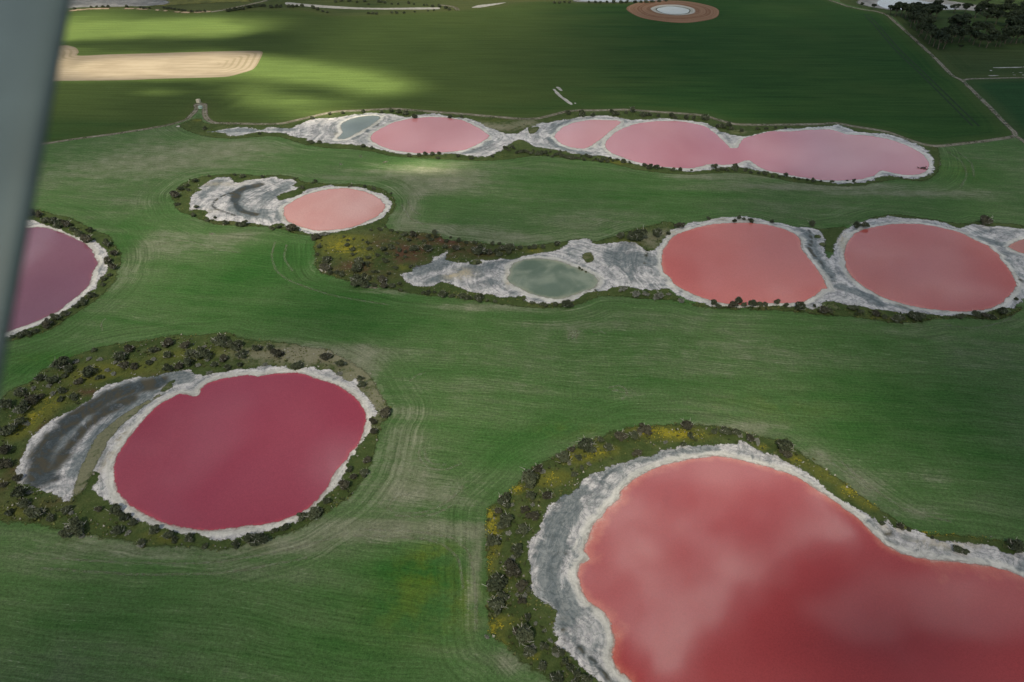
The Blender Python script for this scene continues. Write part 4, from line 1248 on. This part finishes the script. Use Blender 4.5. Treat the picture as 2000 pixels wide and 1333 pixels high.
def tree_proto(seed, n=900, size=.062):
    """unit tree: 1 tall, gum tree habit: bare limbs carrying flat clumps"""
    r = np.random.default_rng(seed)
    segs, lobes = [], []
    top = (r.uniform(-.05, .05), r.uniform(-.05, .05), .38)
    segs.append(((0, 0, -.02), top, .030, .020))
    for i in range(r.integers(5, 8)):
        a = i * 2.4 + r.uniform(-.5, .5)
        q = r.uniform(.12, .34)
        e = (math.cos(a) * q, math.sin(a) * q, r.uniform(.58, .88))
        mid = tuple(top[j] * .5 + e[j] * .5 + r.uniform(-.03, .03) for j in range(3))
        segs += [(top, mid, .018, .012), (mid, e, .012, .005)]
        s = r.uniform(.13, .21)
        lobes.append((e[0], e[1], e[2], s, s, s * .7))
        if r.random() < .7:
            lobes.append((mid[0] * 1.5, mid[1] * 1.5, mid[2] + .05, s * .7, s * .7, s * .4))
    lobes.append((top[0], top[1], .86, .15, .15, .09))
    V, F, T = leaf_cloud(lobes, n, size, seed + 3)
    cm = mesh('crown', V, F); setattr_f(cm, 'tint', T)
    V, F = cone_branches(segs, 5)
    tm = mesh('trunk', V, F)
    return cm, tm


SHRUB = [shrub_proto(100 + i, 950, .058, 7, .75 + .1 * (i % 3)) for i in range(9)]
GREYS = [shrub_proto(200 + i, 260, .080, 14, .6) for i in range(4)]
SMALL = [shrub_proto(300 + i, 420, .085, 3, .8) for i in range(7)]
TREES = [tree_proto(400 + i) for i in range(7)]
for f, b in SHRUB: f.materials.append(M_LEAFB if SHRUB.index((f, b)) % 3 == 0 else M_LEAF); b.materials.append(M_TWIG)
for f, b in GREYS: f.materials.append(M_LEAFG); b.materials.append(M_TWIG)
for f, b in SMALL: f.materials.append(M_LEAF); b.materials.append(M_TWIG)
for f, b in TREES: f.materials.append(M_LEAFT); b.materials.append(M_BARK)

ORD = ['first', 'second', 'third', 'fourth', 'fifth', 'sixth', 'seventh', 'eighth', 'ninth', 'tenth', 'eleventh', 'twelfth']


def ordn(i):
    if i < 12: return ORD[i]
    n = i + 1
    return '%d%s' % (n, 'th' if 10 <= n % 100 <= 20 else {1: 'st', 2: 'nd', 3: 'rd'}.get(n % 10, 'th'))


def plant(kind, protos, u, v, w, label, cat, group, hmul=1.0, parts=True, part_names=('foliage', 'branches'), unit=1.0):
    """w = crown width in photo points; v = where it meets the ground"""
    x, y = g(u, v)
    s = w * mpp(v) * unit
    f, b = protos[random.randrange(len(protos))]
    rz = random.uniform(0, 6.28)
    if parts:
        root = empty(kind, (x, y, .05), rz)
        root.scale = (s, s * random.uniform(.9, 1.1), s * hmul * random.uniform(.9, 1.1))
        obj(part_names[0], f, None, root)
        obj(part_names[1], b, None, root)
    else:
        root = obj(kind, f)
        root.location = (x, y, .05); root.rotation_euler = (0, 0, rz)
        root.scale = (s, s, s * hmul)
    return tag(root, label, cat, group)


def shrub_row(kind, cat, where, group, L, protos=SHRUB, share=False, adj='dark', hmul=1.0, parts=True):
    L = sorted(L)
    for i, (u, v, w) in enumerate(L):
        word = 'big ' if w >= 28 else ''
        lab = f'{word}{adj} {cat}, {ordn(i)} from the left {where}'
        pr = protos
        if protos is SHRUB and w < 15: pr = SMALL
        plant(kind, pr, u, v + w * .28, w * 1.22, lab, cat, group, hmul, parts and w > 7)


def zones(kind, cat, group, L, Z, **kw):
    """the same, for a long scatter split into zones: Z = list of (test, where)"""
    left = list(L)
    for test, where in Z:
        part = [p for p in left if test(*p)]
        left = [p for p in left if not test(*p)]
        if part:
            shrub_row(kind, cat, where, group, part, **kw)


B_NORTH = [(330,668,24),(362,674,22),(434,664,34),(452,673,20),(468,671,20),(304,682,14),(328,693,17),(372,690,24),(400,690,28),(368,705,22),(350,714,20),(330,718,18),(438,699,19),(420,712,15),(446,716,14),(472,692,20),(468,712,13),(502,680,17),(528,679,15),(544,688,24),(580,713,22),(636,695,22),(662,711,17),(396,684,14),(462,680,14)]
B_WEST = [(185,683,12),(254,680,20),(238,694,26),(300,683,16),(118,712,30),(136,720,22),(108,740,20),(80,738,20),(128,734,12),(176,724,28),(156,744,18),(244,712,20),(264,715,16),(292,707,14),(196,735,14),(124,762,18),(120,780,13),(40,764,24),(80,774,18),(60,780,26),(16,788,24),(46,800,26),(20,838,32),(40,822,20),(12,876,30),(144,774,18)]
B_SW = [(11,905,24),(36,932,20),(7,946,16),(41,960,28),(50,982,22),(77,1000,30),(133,993,20),(153,1027,34),(136,1040,22),(194,993,16),(227,993,26),(247,1009,20),(232,1036,24),(262,1020,18),(100,1010,18),(20,1000,16)]
B_SOUTH = [(301,1036,20),(328,1045,20),(370,1050,20),(343,1052,14),(401,1067,13),(487,1050,24),(510,1050,32),(557,1029,18),(592,1006,20),(617,1001,30),(638,978,16),(536,1034,12),(277,1059,16),(462,1062,16)]
B_EAST = [(673,945,26),(683,917,14),(713,922,20),(718,897,18),(704,738,12),(708,750,18),(752,806,26),(730,822,16),(730,841,18),(690,930,16)]
C_WEST = [(1256,837,26),(1210,849,28),(1238,849,20),(1144,865,34),(1156,876,22),(1188,874,20),(1100,892,30),(1116,877,15),(1130,892,14),(1244,882,17),(1032,930,38),(1050,914,22),(1032,948,16),(1036,966,19),(1068,966,24),(1122,926,13),(1136,914,11),(1172,858,14),(984,976,30),(1024,994,17),(1042,1004,23),(972,996,18),(986,1016,32),(1022,1034,26),(962,1054,30),(1340,828,28),(1333,868,12)]
C_SW = [(1011,1073,24),(1002,1108,34),(970,1137,42),(985,1165,20),(972,1178,34),(1018,1143,22),(1018,1172,16),(1031,1205,16),(1022,1236,40),(1007,1231,16),(1035,1269,24),(1084,1269,16),(1097,1273,16),(1104,1291,14),(1115,1302,18),(1126,1315,18),(1145,1324,20),(1088,1326,30),(1062,1260,16),(1033,1150,14),(1060,1300,20),(1120,1336,22)]
C_NE = [(1347,850,14),(1395,843,14),(1417,841,22),(1438,843,17),(1465,855,20),(1530,870,34),(1536,884,22),(1868,1071,20),(1882,1076,14),(1980,1065,32),(1722,1020,10),(1756,1026,16),(1820,1050,8),(1775,1035,9)]
D_BANK = [(344,380,20),(355,368,14),(367,362,9),(368,371,9),(383,353,12),(408,344,7),(459,341,7),(475,344,11),(512,345,9),(576,349,7),(611,357,5),(617,354,8),(684,363,8),(712,364,9),(730,368,10),(378,420,11),(385,404,11),(420,425,8),(440,434,14),(466,437,13),(477,437,16),(532,446,11),(545,442,12),(569,444,24),(580,447,12),(615,463,15),(405,430,9),(348,399,9),(764,378,6),(590,366,11)]
z7 = lambda L: [(600 + a / 4.99, 400 + b / 4.99, c / 4.99) for a, b, c in L]
SCRUB = z7([(710,240,50),(760,215,25),(820,250,40),(620,245,40),(875,270,30),(945,290,60),(1040,285,80),(1180,305,60),(1210,340,50),(1145,350,45),(990,340,55),(905,325,25),(1355,355,50),(1400,320,30),(1475,350,55),(1550,365,45),(1635,370,45),(1510,425,25),(1260,315,40),(1800,375,50),(1870,380,40),(740,430,65),(820,410,70),(900,435,60),(960,460,45),(880,375,35),(875,490,45),(1050,420,100),(1170,425,100),(1345,410,60),(1450,420,80),(590,365,40),(610,425,60),(450,435,55),(445,480,40),(390,390,60),(400,345,35),(455,335,30),(355,310,35),(540,345,25),(690,490,50),(950,505,50),(765,545,70),(770,475,45),(590,515,50),(490,530,70),(500,590,110),(580,570,60),(590,600,30),(480,630,90),(200,525,90),(180,600,110),(180,560,60),(225,655,60),(290,655,60),(330,670,60),(345,685,50),(640,655,45),(675,655,40),(550,685,50),(795,675,40),(610,715,50),(740,725,100),(710,710,50),(520,745,150),(450,735,80),(750,785,90),(825,785,70),(650,780,60),(900,765,50),(915,830,45),(865,615,50),(120,405,60),(105,480,40),(1005,600,40),(1710,430,60),(1660,455,100),(1770,455,70),(1840,460,60),(1870,480,70),(1920,420,80),(1965,410,60),(1970,460,50),(1620,435,50),(80,315,80)])
SCRUB += [(1044,481,13),(1060,481,11),(1034,483,9),(1015,483,11),(998,483,19),(994,492,11),(976,485,10),(976,496,12),(956,492,15),(939,489,24),(925,486,10)]
E_SOUTH = z7([(1135,855,45),(1185,850,60),(1240,850,45),(1320,870,90),(1410,885,60),(1500,890,80),(1565,900,70),(1670,910,100),(1755,930,40),(1830,940,45)]) + [(1107,594,22),(1085,593,12),(1062,593,14),(1040,591,9),(1023,584,7)]
E_PAN = [(934,513,10),(1163,567,5),(1132,524,7),(1144,531,5),(1137,527,5)]
E_EAST = [(1216,563,17),(1242,572,18),(1261,573,14),(1286,576,22),(1305,574,9),(1329,585,14)]
F_NORTH = [(1211,460,16),(1305,455,10),(1328,439,18),(1384,427,9),(1443,425,10),(1435,431,10),(1453,428,8),(1467,430,11),(1507,433,10)]
F_SOUTH = [(1394,590,14),(1402,598,13),(1431,594,18),(1442,588,18),(1452,596,12),(1469,593,18),(1483,593,13),(1493,594,12),(1516,590,13),(1534,596,10),(1562,599,22),(1590,598,7),(1607,605,22),(1616,606,15)]
G_SOUTH = [(1666,601,15),(1679,608,13),(1711,612,15),(1727,618,12),(1749,622,20),(1762,619,14),(1788,618,25),(1875,617,14),(1903,613,18),(1921,614,15),(1936,619,13),(1956,607,20),(1985,584,9)]
A_RIM = [(204,543,14),(215,537,11),(202,556,10),(181,576,15),(164,589,16),(149,598,13),(128,612,16),(113,620,16),(92,631,22),(69,646,14),(55,650,15),(42,652,17),(26,657,10)]
A_TREES = [(63,417,17),(76,419,15),(90,430,15),(105,431,18),(118,440,18),(132,438,18),(143,448,14),(155,457,15),(176,451,13),(172,467,21),(211,478,15),(225,495,16),(212,509,17),(223,522,17)]
H_NORTH = [(710,218,9),(745,219,8),(764,216,11),(779,218,12),(792,221,14),(809,228,12),(880,228,10),(901,228,8),(644,223,7),(670,221,8),(611,231,9),(1110,220,11),(1194,217,10),(1136,223,15),(1158,225,10),(1203,222,13),(1222,220,8),(1256,224,14),(1268,224,10),(1311,225,12),(1318,230,10),(1340,229,12),(1375,229,17),(1422,243,12),(1285,226,9),(1354,231,9),(1402,246,10),(1423,242,9),(1515,250,7),(1410,246,13),(1429,251,10),(1448,255,9),(1479,251,8),(1496,251,7),(1534,250,6)]
H_SOUTH = [(608,277,12),(624,277,10),(710,285,11),(726,289,8),(799,303,11),(819,302,10),(830,300,11),(845,300,11),(857,299,9),(855,309,8),(920,309,10),(895,304,9),(961,305,8),(507,261,7),(400,251,9),(1095,296,6),(1206,312,7),(1218,314,13),(1230,318,7),(1258,322,11),(1268,326,12),(1282,326,14),(1293,328,6),(1314,331,9),(1329,331,9),(1351,333,6),(1402,332,10),(1434,328,16),(1455,332,9),(1186,314,10),(1419,332,9),(1410,330,10),(1456,332,8),(1465,336,9),(1494,338,12),(1482,338,8),(1508,344,8),(1522,345,7),(1551,347,6),(1560,350,7),(1576,351,7),(1603,354,6),(1624,354,7),(1654,353,5),(1760,347,6)]
r_ = random.Random(3)
for i in range(46):      # close belt of low bushes on the neck between the far lakes
    u = 985 + i * 4.7
    H_SOUTH.append((u, 290 + (u - 985) * .105 + r_.uniform(-5, 6), r_.uniform(6, 10)))

shrub_row('shrub', 'shrub', 'on the flowery bank above the crimson lake', 'shrubs above the crimson lake', B_NORTH)
shrub_row('shrub', 'shrub', 'on the olive bank beyond the dark pan', 'shrubs beyond the dark pan', B_WEST)
shrub_row('shrub', 'shrub', 'in the shaded growth below the dark pan', 'shrubs below the dark pan', B_SW)
shrub_row('shrub', 'shrub', 'along the near shore of the crimson lake', 'shrubs on the near shore of the crimson lake', B_SOUTH)
shrub_row('shrub', 'shrub', 'on the pasture side of the crimson lake', 'shrubs on the pasture side of the crimson lake', B_EAST)
shrub_row('shrub', 'shrub', 'among yellow flowers above the big coral lake', 'shrubs among yellow flowers', C_WEST)
shrub_row('shrub', 'shrub', 'between the fence line and the big coral lake', 'shrubs along the fence line', C_SW)
shrub_row('shrub', 'shrub', 'on the field side of the big coral lake', 'shrubs on the field side of the big coral lake', C_NE)
shrub_row('bush', 'bush', 'around the swirled pan and pale pond', 'bushes around the pale pond', D_BANK)
zones('scrub_bush', 'bush', 'scrub bushes', SCRUB, [
    (lambda u, v, w: u < 700 and v < 500, 'around the yellow flower patch of the scrub'), (lambda u, v, w: u < 720, 'at the lower corner of the scrub'),
    (lambda u, v, w: u < 790 and v > 515, 'on the lower edge of the scrub'), (lambda u, v, w: u < 800 and v > 480, 'in the middle of the brown scrub'),
    (lambda u, v, w: u < 800, 'in the upper middle of the brown scrub'), (lambda u, v, w: u < 900, 'at the upper edge of the brown scrub'),
    (lambda u, v, w: True, 'on the grassy neck above the grey green pond')], adj='small dark')
shrub_row('bush', 'bush', 'on the grass below the long grey pan', 'bushes below the grey pan', E_SOUTH)
shrub_row('bush', 'bush', 'on the grey pan by the green pond', 'bushes on the grey pan', E_PAN, adj='tiny dark')
shrub_row('saltbush', 'saltbush', 'below the salt neck at the grey pan', 'saltbushes at the grey pan', E_EAST, protos=GREYS, adj='greyish')
shrub_row('bush', 'bush', 'on the far rim of the round coral lake', 'bushes on the far rim of the round coral lake', F_NORTH)
shrub_row('bush', 'bush', 'on the near rim of the round coral lake', 'bushes on the near rim of the round coral lake', F_SOUTH, hmul=1.15)
shrub_row('bush', 'bush', 'on the near rim of the dusky coral lake', 'bushes on the near rim of the dusky coral lake', G_SOUTH)
shrub_row('bush', 'bush', 'along the near rim of the purple lake', 'bushes on the near rim of the purple lake', A_RIM)
shrub_row('bushy_tree', 'bushy tree', 'along the far rim of the purple lake', 'trees on the far rim of the purple lake', A_TREES, hmul=1.25)
shrub_row('roadside_bush', 'bush', 'between the far pink lakes and the track', 'bushes between the track and pink lakes', H_NORTH, protos=SMALL, hmul=1.1)
zones('lakeside_bush', 'bush', 'bushes on the near edge of the pink lakes', H_SOUTH, [
    (lambda u, v, w: u < 780, 'below the grey leaf shaped pool'), (lambda u, v, w: u < 980, 'on the near shore of the oval pink lake'), (lambda u, v, w: u < 1090, 'on the neck between the far pink lakes'),
    (lambda u, v, w: u < 1205, 'below the crescent pink pool'), (lambda u, v, w: u < 1440, 'below the first half of the double pink lake'), (lambda u, v, w: True, 'below the second half of the double pink lake')], protos=SMALL, adj='small dark')

# single trees that stand by themselves
for u, v, w, lab in [(1921,429,27,'dark round lone tree above the dusky coral lake'), (1584,435,15,'small dark tree above the salt neck of the coral lakes'),
                     (1671,439,17,'outer one of two dark trees at the dusky coral lake'), (1689,439,17,'inner one of two dark trees at the dusky coral lake'),
                     (1244,458,34,'big spreading tree beside the round coral lake'), (1284,453,24,'leaning oval tree beside the round coral lake'),
                     (1088,475,13,'small round tree at the field edge of the grey pan'), (848,453,13,'small tree standing above the brown scrub'),
                     (1234,214,14,'tall bush on the track above the crescent pool'), (1392,325,14,'greyish tree at the waist of the double pink lake'),
                     (1534,342,11,'taller bush on the near shore of the double pink lake'), (1587,352,10,'round bush on the near shore of the double pink lake'), (1667,353,8,'dark ball bush on the near tip shore of the double pink lake'), (1435,327,12,'spiky bush at the waist of the double pink lake')]:
    plant('lone_tree', SHRUB, u, v + w * .35, w * 1.12, lab, 'tree', None, 1.2)
# grey leafed and half dead saltbushes
GREY = [(1320,545+330,12)] if False else []
S2 = [(277,1062,16),(222,728,11),(66,758,11),(174,699,11),(518,710,11),(405,700,12),(388,712,12),(300,700,11),(226,706,11),(210,722,11),(196,700,12),(150,705,12),(96,752,12),(104,768,11),(30,800,12),(54,826,12),(60,960,12),(62,990,14),(140,1000,12),(160,1046,12),(250,1040,12),(400,676,10),(410,726,12),(640,690,10),(664,728,12),
      (1060,920,12),(1112,905,10),(1150,905,10),(1000,985,10),(1040,985,10),(992,1040,12),(1002,1090,14),(1025,1160,12),(1010,1160,10),(1040,1262,14),(1036,1276,12),(1086,1275,14),(1076,1250,10),(1300,862,10),(1250,846,10),(1445,850,12),(1478,858,12),(1480,866,10),(950,1242,10),(1064,1230,8),(1046,1216,8)]
zones('saltbush', 'saltbush', 'grey half dead saltbushes', S2, [
    (lambda u, v, w: u < 900 and v > 900, 'below the dark pan and crimson lake'), (lambda u, v, w: u < 240, 'on the bank beyond the dark pan'), (lambda u, v, w: u < 900, 'on the bank above the crimson lake'),
    (lambda u, v, w: v > 1035, 'between fence line and big coral lake'), (lambda u, v, w: True, 'on the bank above the big coral lake')], protos=GREYS, adj='pale half dead', hmul=.8)
plant('saltbush', GREYS, 634, 459, 24, 'sprawling grey saltbush on the near shore of the pale pond', 'saltbush', None, .6)

# gum trees by the silvery pond
GUM = [(1738,30,15),(1748,33,22),(1760,31,18),(1768,36,24),(1776,42,26),(1786,46,26),(1796,44,24),(1778,54,26),(1790,60,28),(1800,66,28),(1794,72,24),(1806,78,28),(1814,86,28),(1822,92,26),(1832,97,28),(1842,96,24),(1838,84,24),(1848,86,26),(1858,84,28),(1866,72,36),(1862,60,22),(1856,66,26),(1872,84,22),(1880,78,24),(1892,82,26),(1904,74,26),(1900,88,22),(1912,92,20),(1926,94,22),(1934,84,22),(1944,92,20),(1952,92,22),(1924,72,22),(1962,86,28),(1972,86,28),(1984,86,28),(1994,84,28),(1968,70,30),(1980,66,30),(1992,68,30),(1964,54,26),(1976,52,26),(1990,54,28),(1954,50,24),(1944,48,24),(1932,50,26),(1922,48,24),(1912,42,24),(1904,36,22),(1898,30,20),(1914,28,20),(1928,34,22),(1942,36,22),(1956,34,22),(1970,36,24),(1986,38,24),(1826,40,26),(1812,42,26),(1816,34,22),(1804,36,24),(1828,22,18),(1850,26,16),(1862,27,16),(1872,28,18),(1884,28,18),(1888,18,16),(1752,24,16),(1766,26,18),(1782,30,20),(1836,28,14),(1800,28,16),(1720,20,10),(1706,19,9),(1694,17,9),(1682,15,8),(1668,11,8),(2004,60,30),(2010,88,30),(2020,40,26),
       (1950,22,18),(1964,20,18),(1980,22,18),(1996,24,18),(1910,14,14),(1926,12,14),(1944,10,14),(1962,8,14),(1980,8,14),(1998,10,14),(1874,98,9),(1900,2,14),(1880,0,14),(1930,0,14),(1960,-2,14),(1990,-2,14),(1850,-2,12)]
GUM = [t for i, t in enumerate(GUM) if not (t[1] < 32 and i % 2) and not (1840 < t[0] < 1960 and 34 < t[1] < 60 and i % 2)]
for i, (u, v, h) in enumerate(sorted(GUM)):
    x, y = g(u, v)
    dep = math.atan2(H, math.hypot(x, y))
    f, b = TREES[i % len(TREES)]
    s = h * mpp(v) / math.cos(dep) * 1.12
    root = empty('gum_tree', (x, y, 0), random.uniform(0, 6.28))
    root.scale = (s * 1.08, s * 1.08, s)
    obj('crown', f, None, root); obj('trunk', b, None, root)
    tag(root, f'dark gum tree, {ordn(i)} from the left in the grove by the silvery pond', 'tree', 'gum trees by the silvery pond')

# distant bushes along the salt channel
FARB = [(145,17,7),(178,14,6),(189,14,6),(202,13,7),(212,13,8),(248,13,8),(275,15,6),(283,16,7),(292,16,6),(320,15,7),(328,16,7),(335,17,7),(342,18,7),(350,19,7),(356,20,6),(362,21,6),(375,22,6),(385,22,6),(392,22,6),(400,22,6),(445,21,9),(452,20,9),(460,18,10),(468,17,10),(475,16,10),(484,14,10),(490,13,10),(500,12,10),(508,11,9),(515,11,10),(530,13,10),(540,13,8),(548,13,8),(565,12,9),(572,12,9),(580,12,8),(590,11,9),(612,15,9),(620,18,9),(630,22,7),(640,24,6),(655,3,8),(667,1,8),(683,1,9),(697,4,6),(712,2,8),(720,8,5),(742,3,9),(752,5,7),(765,8,5),(778,8,5),(798,6,7),(808,8,5),(828,10,5),(834,10,5),(845,12,8),(858,12,9),(870,15,9),(878,18,8),(735,27,7),(728,26,7),(720,26,6),(765,25,6),(775,25,7),(790,25,6),(810,23,5),(836,21,5),(848,20,5),(1082,5,7),(1092,5,7),(1102,4,6),(1112,5,7),(1150,4,7),(1162,4,7),(1172,5,7),(1185,4,7),(1198,4,9),(1212,4,9),(1224,4,8),(1240,4,9),(1252,4,8),(1262,4,10),(1274,4,9),(1288,3,9),(1300,2,8)]
zones('distant_bush', 'bush', 'distant bushes', FARB, [
    (lambda u, v, w: u < 430, 'behind the sunlit crop by the far salt flat'), (lambda u, v, w: u < 650, 'along the climbing distant track'), (lambda u, v, w: u < 1000 and v < 14, 'above the distant white channel'),
    (lambda u, v, w: u < 1000, 'below the distant white channel'), (lambda u, v, w: True, 'at the silvery pool behind the dam')], protos=SMALL, adj='tiny', parts=False)


# ------------------------------------------------------------------ low ground cover and wild flowers
def cover(name, keys, skip, n, colours, size, label, weight, seed, mat):
    r = np.random.default_rng(seed)
    V, F, T = [], [], []
    for key, share in keys:
        poly = OUT[key]
        lo, hi = poly.min(0), poly.max(0)
        lo, hi = np.maximum(lo, [-330, 85]), np.minimum(hi, [330, 560])
        m_ = int(n * share)
        Q = r.uniform(lo, hi, (m_, 2))
        Q = Q[inside(Q, poly[::2])]
        for sk in skip:
            if len(Q): Q = Q[~inside(Q, OUT[sk][::2])]
        if not len(Q): continue
        Q = Q[r.random(len(Q)) < weight(Q)]
        for x, y in Q:
            s = size * r.uniform(.5, 1.5)
            k = len(V)
            t = r.random()
            for a in range(3):      # three leaning leaf blades
                th = r.uniform(0, 6.28)
                dx, dy = math.cos(th), math.sin(th)
                V += [(x - dy * s * .5, y + dx * s * .5, .08), (x + dy * s * .5, y - dx * s * .5, .08), (x + dx * s * .7, y + dy * s * .7, .08 + s * r.uniform(.35, .8))]
                F.append((k + a * 3, k + a * 3 + 1, k + a * 3 + 2)); T += [t, t, min(1, t + .25)]
    m = mesh(name, V, F)
    setattr_f(m, 'tint', T)
    return tag(obj(name, m, mat), label, 'ground cover', kind='stuff')


SK = ['shore_b', 'shore_c', 'shore_d', 'shore_e', 'shore_h', 'shore_a']
cl = lambda Q: np.clip(fbm(Q[:, 0] / 9, Q[:, 1] / 9, 2, 3) * 2.4 - .75, 0.03, 1)
cover('undergrowth', [('verge_b', .3), ('verge_c', .55), ('verge_d', .55), ('verge_g', .15), ('verge_h', .35), ('verge_a', .12)], SK, 26000, None, .55,
      'low green undergrowth in the lake belts', cl, 5, mat_leaf('leaf_low', (.034, .048, .014), (.115, .125, .040)))
SPOTS = np.array([g(u, v + w * .3) + (w * mpp(v),) for L in (B_NORTH, B_WEST, B_SW, B_SOUTH, B_EAST, C_WEST, C_SW, C_NE, D_BANK, SCRUB, E_SOUTH, F_SOUTH, G_SOUTH, A_RIM, A_TREES, H_NORTH) for u, v, w in L])


def near_shrubs(Q):
    d = np.full(len(Q), 1e9)
    for x, y, s in SPOTS:
        d = np.minimum(d, np.hypot(Q[:, 0] - x, Q[:, 1] - y) / s)
    return np.clip(1.3 - d, 0, 1) * .8 + .08 * (fbm(Q[:, 0] / 7, Q[:, 1] / 7, 61, 3) > .56)


cover('low_scrub', [('verge_b', .16), ('verge_c', .42), ('verge_d', .5), ('verge_g', .2), ('verge_h', .4), ('verge_a', .15)], SK, 15000, None, 1.0,
      'dark low scrub filling in between the shrubs', near_shrubs, 15, mat_leaf('leaf_scrub', (.026, .036, .014), (.085, .095, .038)))
cover('dry_twigs', [('verge_b', .5), ('verge_c', .7), ('verge_d', .4)], SK, 4500, None, .55, 'pale dead twigs lying in the lake belts',
      lambda Q: cl(Q) * .9, 9, mat_leaf('leaf_dead', (.14, .135, .12), (.38, .37, .34)))
yw = lambda Q: np.clip(np.clip(blobs(Q, V_YEL), 0, 1) * 1.6 - .75, 0, 1) * np.clip(fbm(Q[:, 0] / 3, Q[:, 1] / 3, 8, 3) * 2.6 - .6, 0, 1)
cover('wildflowers', [('verge_c', 1.0), ('verge_b', .35), ('verge_d', .5)], SK, 60000, None, .32, 'yellow wildflowers in patches in the lake belts', yw, 12,
      mat_leaf('petals', (.24, .20, .018), (.40, .345, .035)))

# ------------------------------------------------------------------ small built things
M_CREAM = mat_plain('cream_tank', (.46, .42, .33), (.52, .48, .39), 3, .5, .3)
M_MINT = mat_plain('mint_tank', (.28, .38, .34), (.34, .44, .40), 3, .5, .3)


def lathe(prof, n=24):
    V = [(r * math.cos(2 * math.pi * i / n), r * math.sin(2 * math.pi * i / n), z) for r, z in prof for i in range(n)]
    F = [(k * n + i, k * n + (i + 1) % n, (k + 1) * n + (i + 1) % n, (k + 1) * n + i) for k in range(len(prof) - 1) for i in range(n)]
    return V, F


def tank(u, v, r, h, mat, label):
    x, y = g(u, v)
    root = empty('water_tank', (x, y, .05))
    tag(root, label, 'tank')
    prof = []
    for k in range(9):           # ribbed wall
        z = h * k / 8
        prof += [(r * 1.015, z), (r, z + h / 24), (r * 1.015, z + h / 8 - .01)]
    V, F = lathe(prof)
    obj('wall', mesh('wall', V, F, True), mat, root)
    V, F = lathe([(r * 1.05, h), (r * 1.05, h + .08), (r * .5, h + r * .14), (.12, h + r * .22), (.001, h + r * .22)])
    rf = obj('roof', mesh('roof', V, F, True), mat, root)
    V, F = lathe([(.35, h + r * .15), (.35, h + r * .15 + .22), (.001, h + r * .15 + .24)], 12)
    hx = obj('hatch', mesh('hatch', [(a + r * .45, b, c) for a, b, c in V], F), M_BARK, rf)
    return root


tank(388, 200, 1.8, 2.0, M_CREAM, 'small cream tank at the head of the sandy track')
tank(392, 212, 1.6, 1.6, M_MINT, 'small mint green tank between the arms of the sandy track')

# drowned branches at the end of the double lake
x0, y0 = g(1802, 330)
segs = []
r2 = random.Random(5)
for i in range(7):
    a = (r2.uniform(-4, 4), r2.uniform(-2.2, 2.2), r2.uniform(0, .5))
    b = (a[0] + r2.uniform(-5, 5), a[1] + r2.uniform(-2.5, 2.5), r2.uniform(.3, 1.6))
    segs += [(tuple(c * .55 for c in a), tuple(c * .55 for c in b), .35, .2), (tuple(c * .55 for c in b), (b[0] * .55 + r2.uniform(-1, 1), b[1] * .55 + r2.uniform(-.6, .6), b[2] * .55 + .5), .16, .06)]
V, F = cone_branches(segs, 6)
o = obj('driftwood', mesh('driftwood', V, F), mat_plain('wet_wood', (.015, .014, .012), (.04, .035, .03), 1))
o.location = (x0, y0, .15)
tag(o, 'dark drowned branches in the tip of the double pink lake', 'driftwood')

# ------------------------------------------------------------------ wing strut outside the cabin window
CR, CU, CF = Vector((1, 0, 0)), Vector((0, SP, CP)), Vector((0, CP, -SP))


def air(u, v, depth):
    return Vector((0, 0, H)) + CF * depth + CR * ((u - 1000) / FPX * depth) + CU * ((666.5 - v) / FPX * depth)


def strut():
    e0, e1 = air(133, 0, 1.28), air(4, 690, 1.12)         # trailing edge of the strut where it is seen
    ax = (e0 - e1).normalized()
    p0, p1 = e1 - ax * 1.6, e0 + ax * 1.5
    back = (CF * .35 - CR * .94)
    ch = (back - ax * back.dot(ax)).normalized()          # chord direction, away to the leading edge
    th = ax.cross(ch).normalized()
    chord, thick = .34, .085
    prof = []
    N = 28
    for i in range(N):
        a = 2 * math.pi * i / N
        c = (1 - math.cos(a)) / 2
        t = math.sin(a) * (1 - .35 * c) * .5
        prof.append((c * chord, t * thick))
    root = empty('wing_strut', p0)
    tag(root, 'blurred blue grey aircraft wing strut slanting across the left edge', 'wing strut')
    s = NT('strut_paint')
    n = s.noise(s.pos(), 6, 4, .6)
    s.bsdf(s.mix(s.mapr(n, .3, .7), (.052, .076, .088), (.062, .090, .104)), .6, .3)

    def tube(name, a, b, k, parent=root):
        V, F = [], []
        for p in (a, b):
            for c, t in prof:
                q = p + ch * (c * k - chord * (k - 1) / 2) + th * (t * k) - p0
                V.append(q[:])
        for i in range(N):
            j = (i + 1) % N
            F.append((i, j, N + j, N + i))
        F.append(tuple(range(N))[::-1]); F.append(tuple(range(N, 2 * N)))
        return obj(name, mesh(name, V, F, False), s.m, parent)
    t = tube('spar', p0, p1, 1.0)
    t.data.polygons.foreach_set('use_smooth', [len(p.vertices) == 4 for p in t.data.polygons])
    tube('fairing_cuff', p0, p0 + ax * .22, 1.25)
    tube('fairing_cuff', p1 - ax * .22, p1, 1.25)


strut()
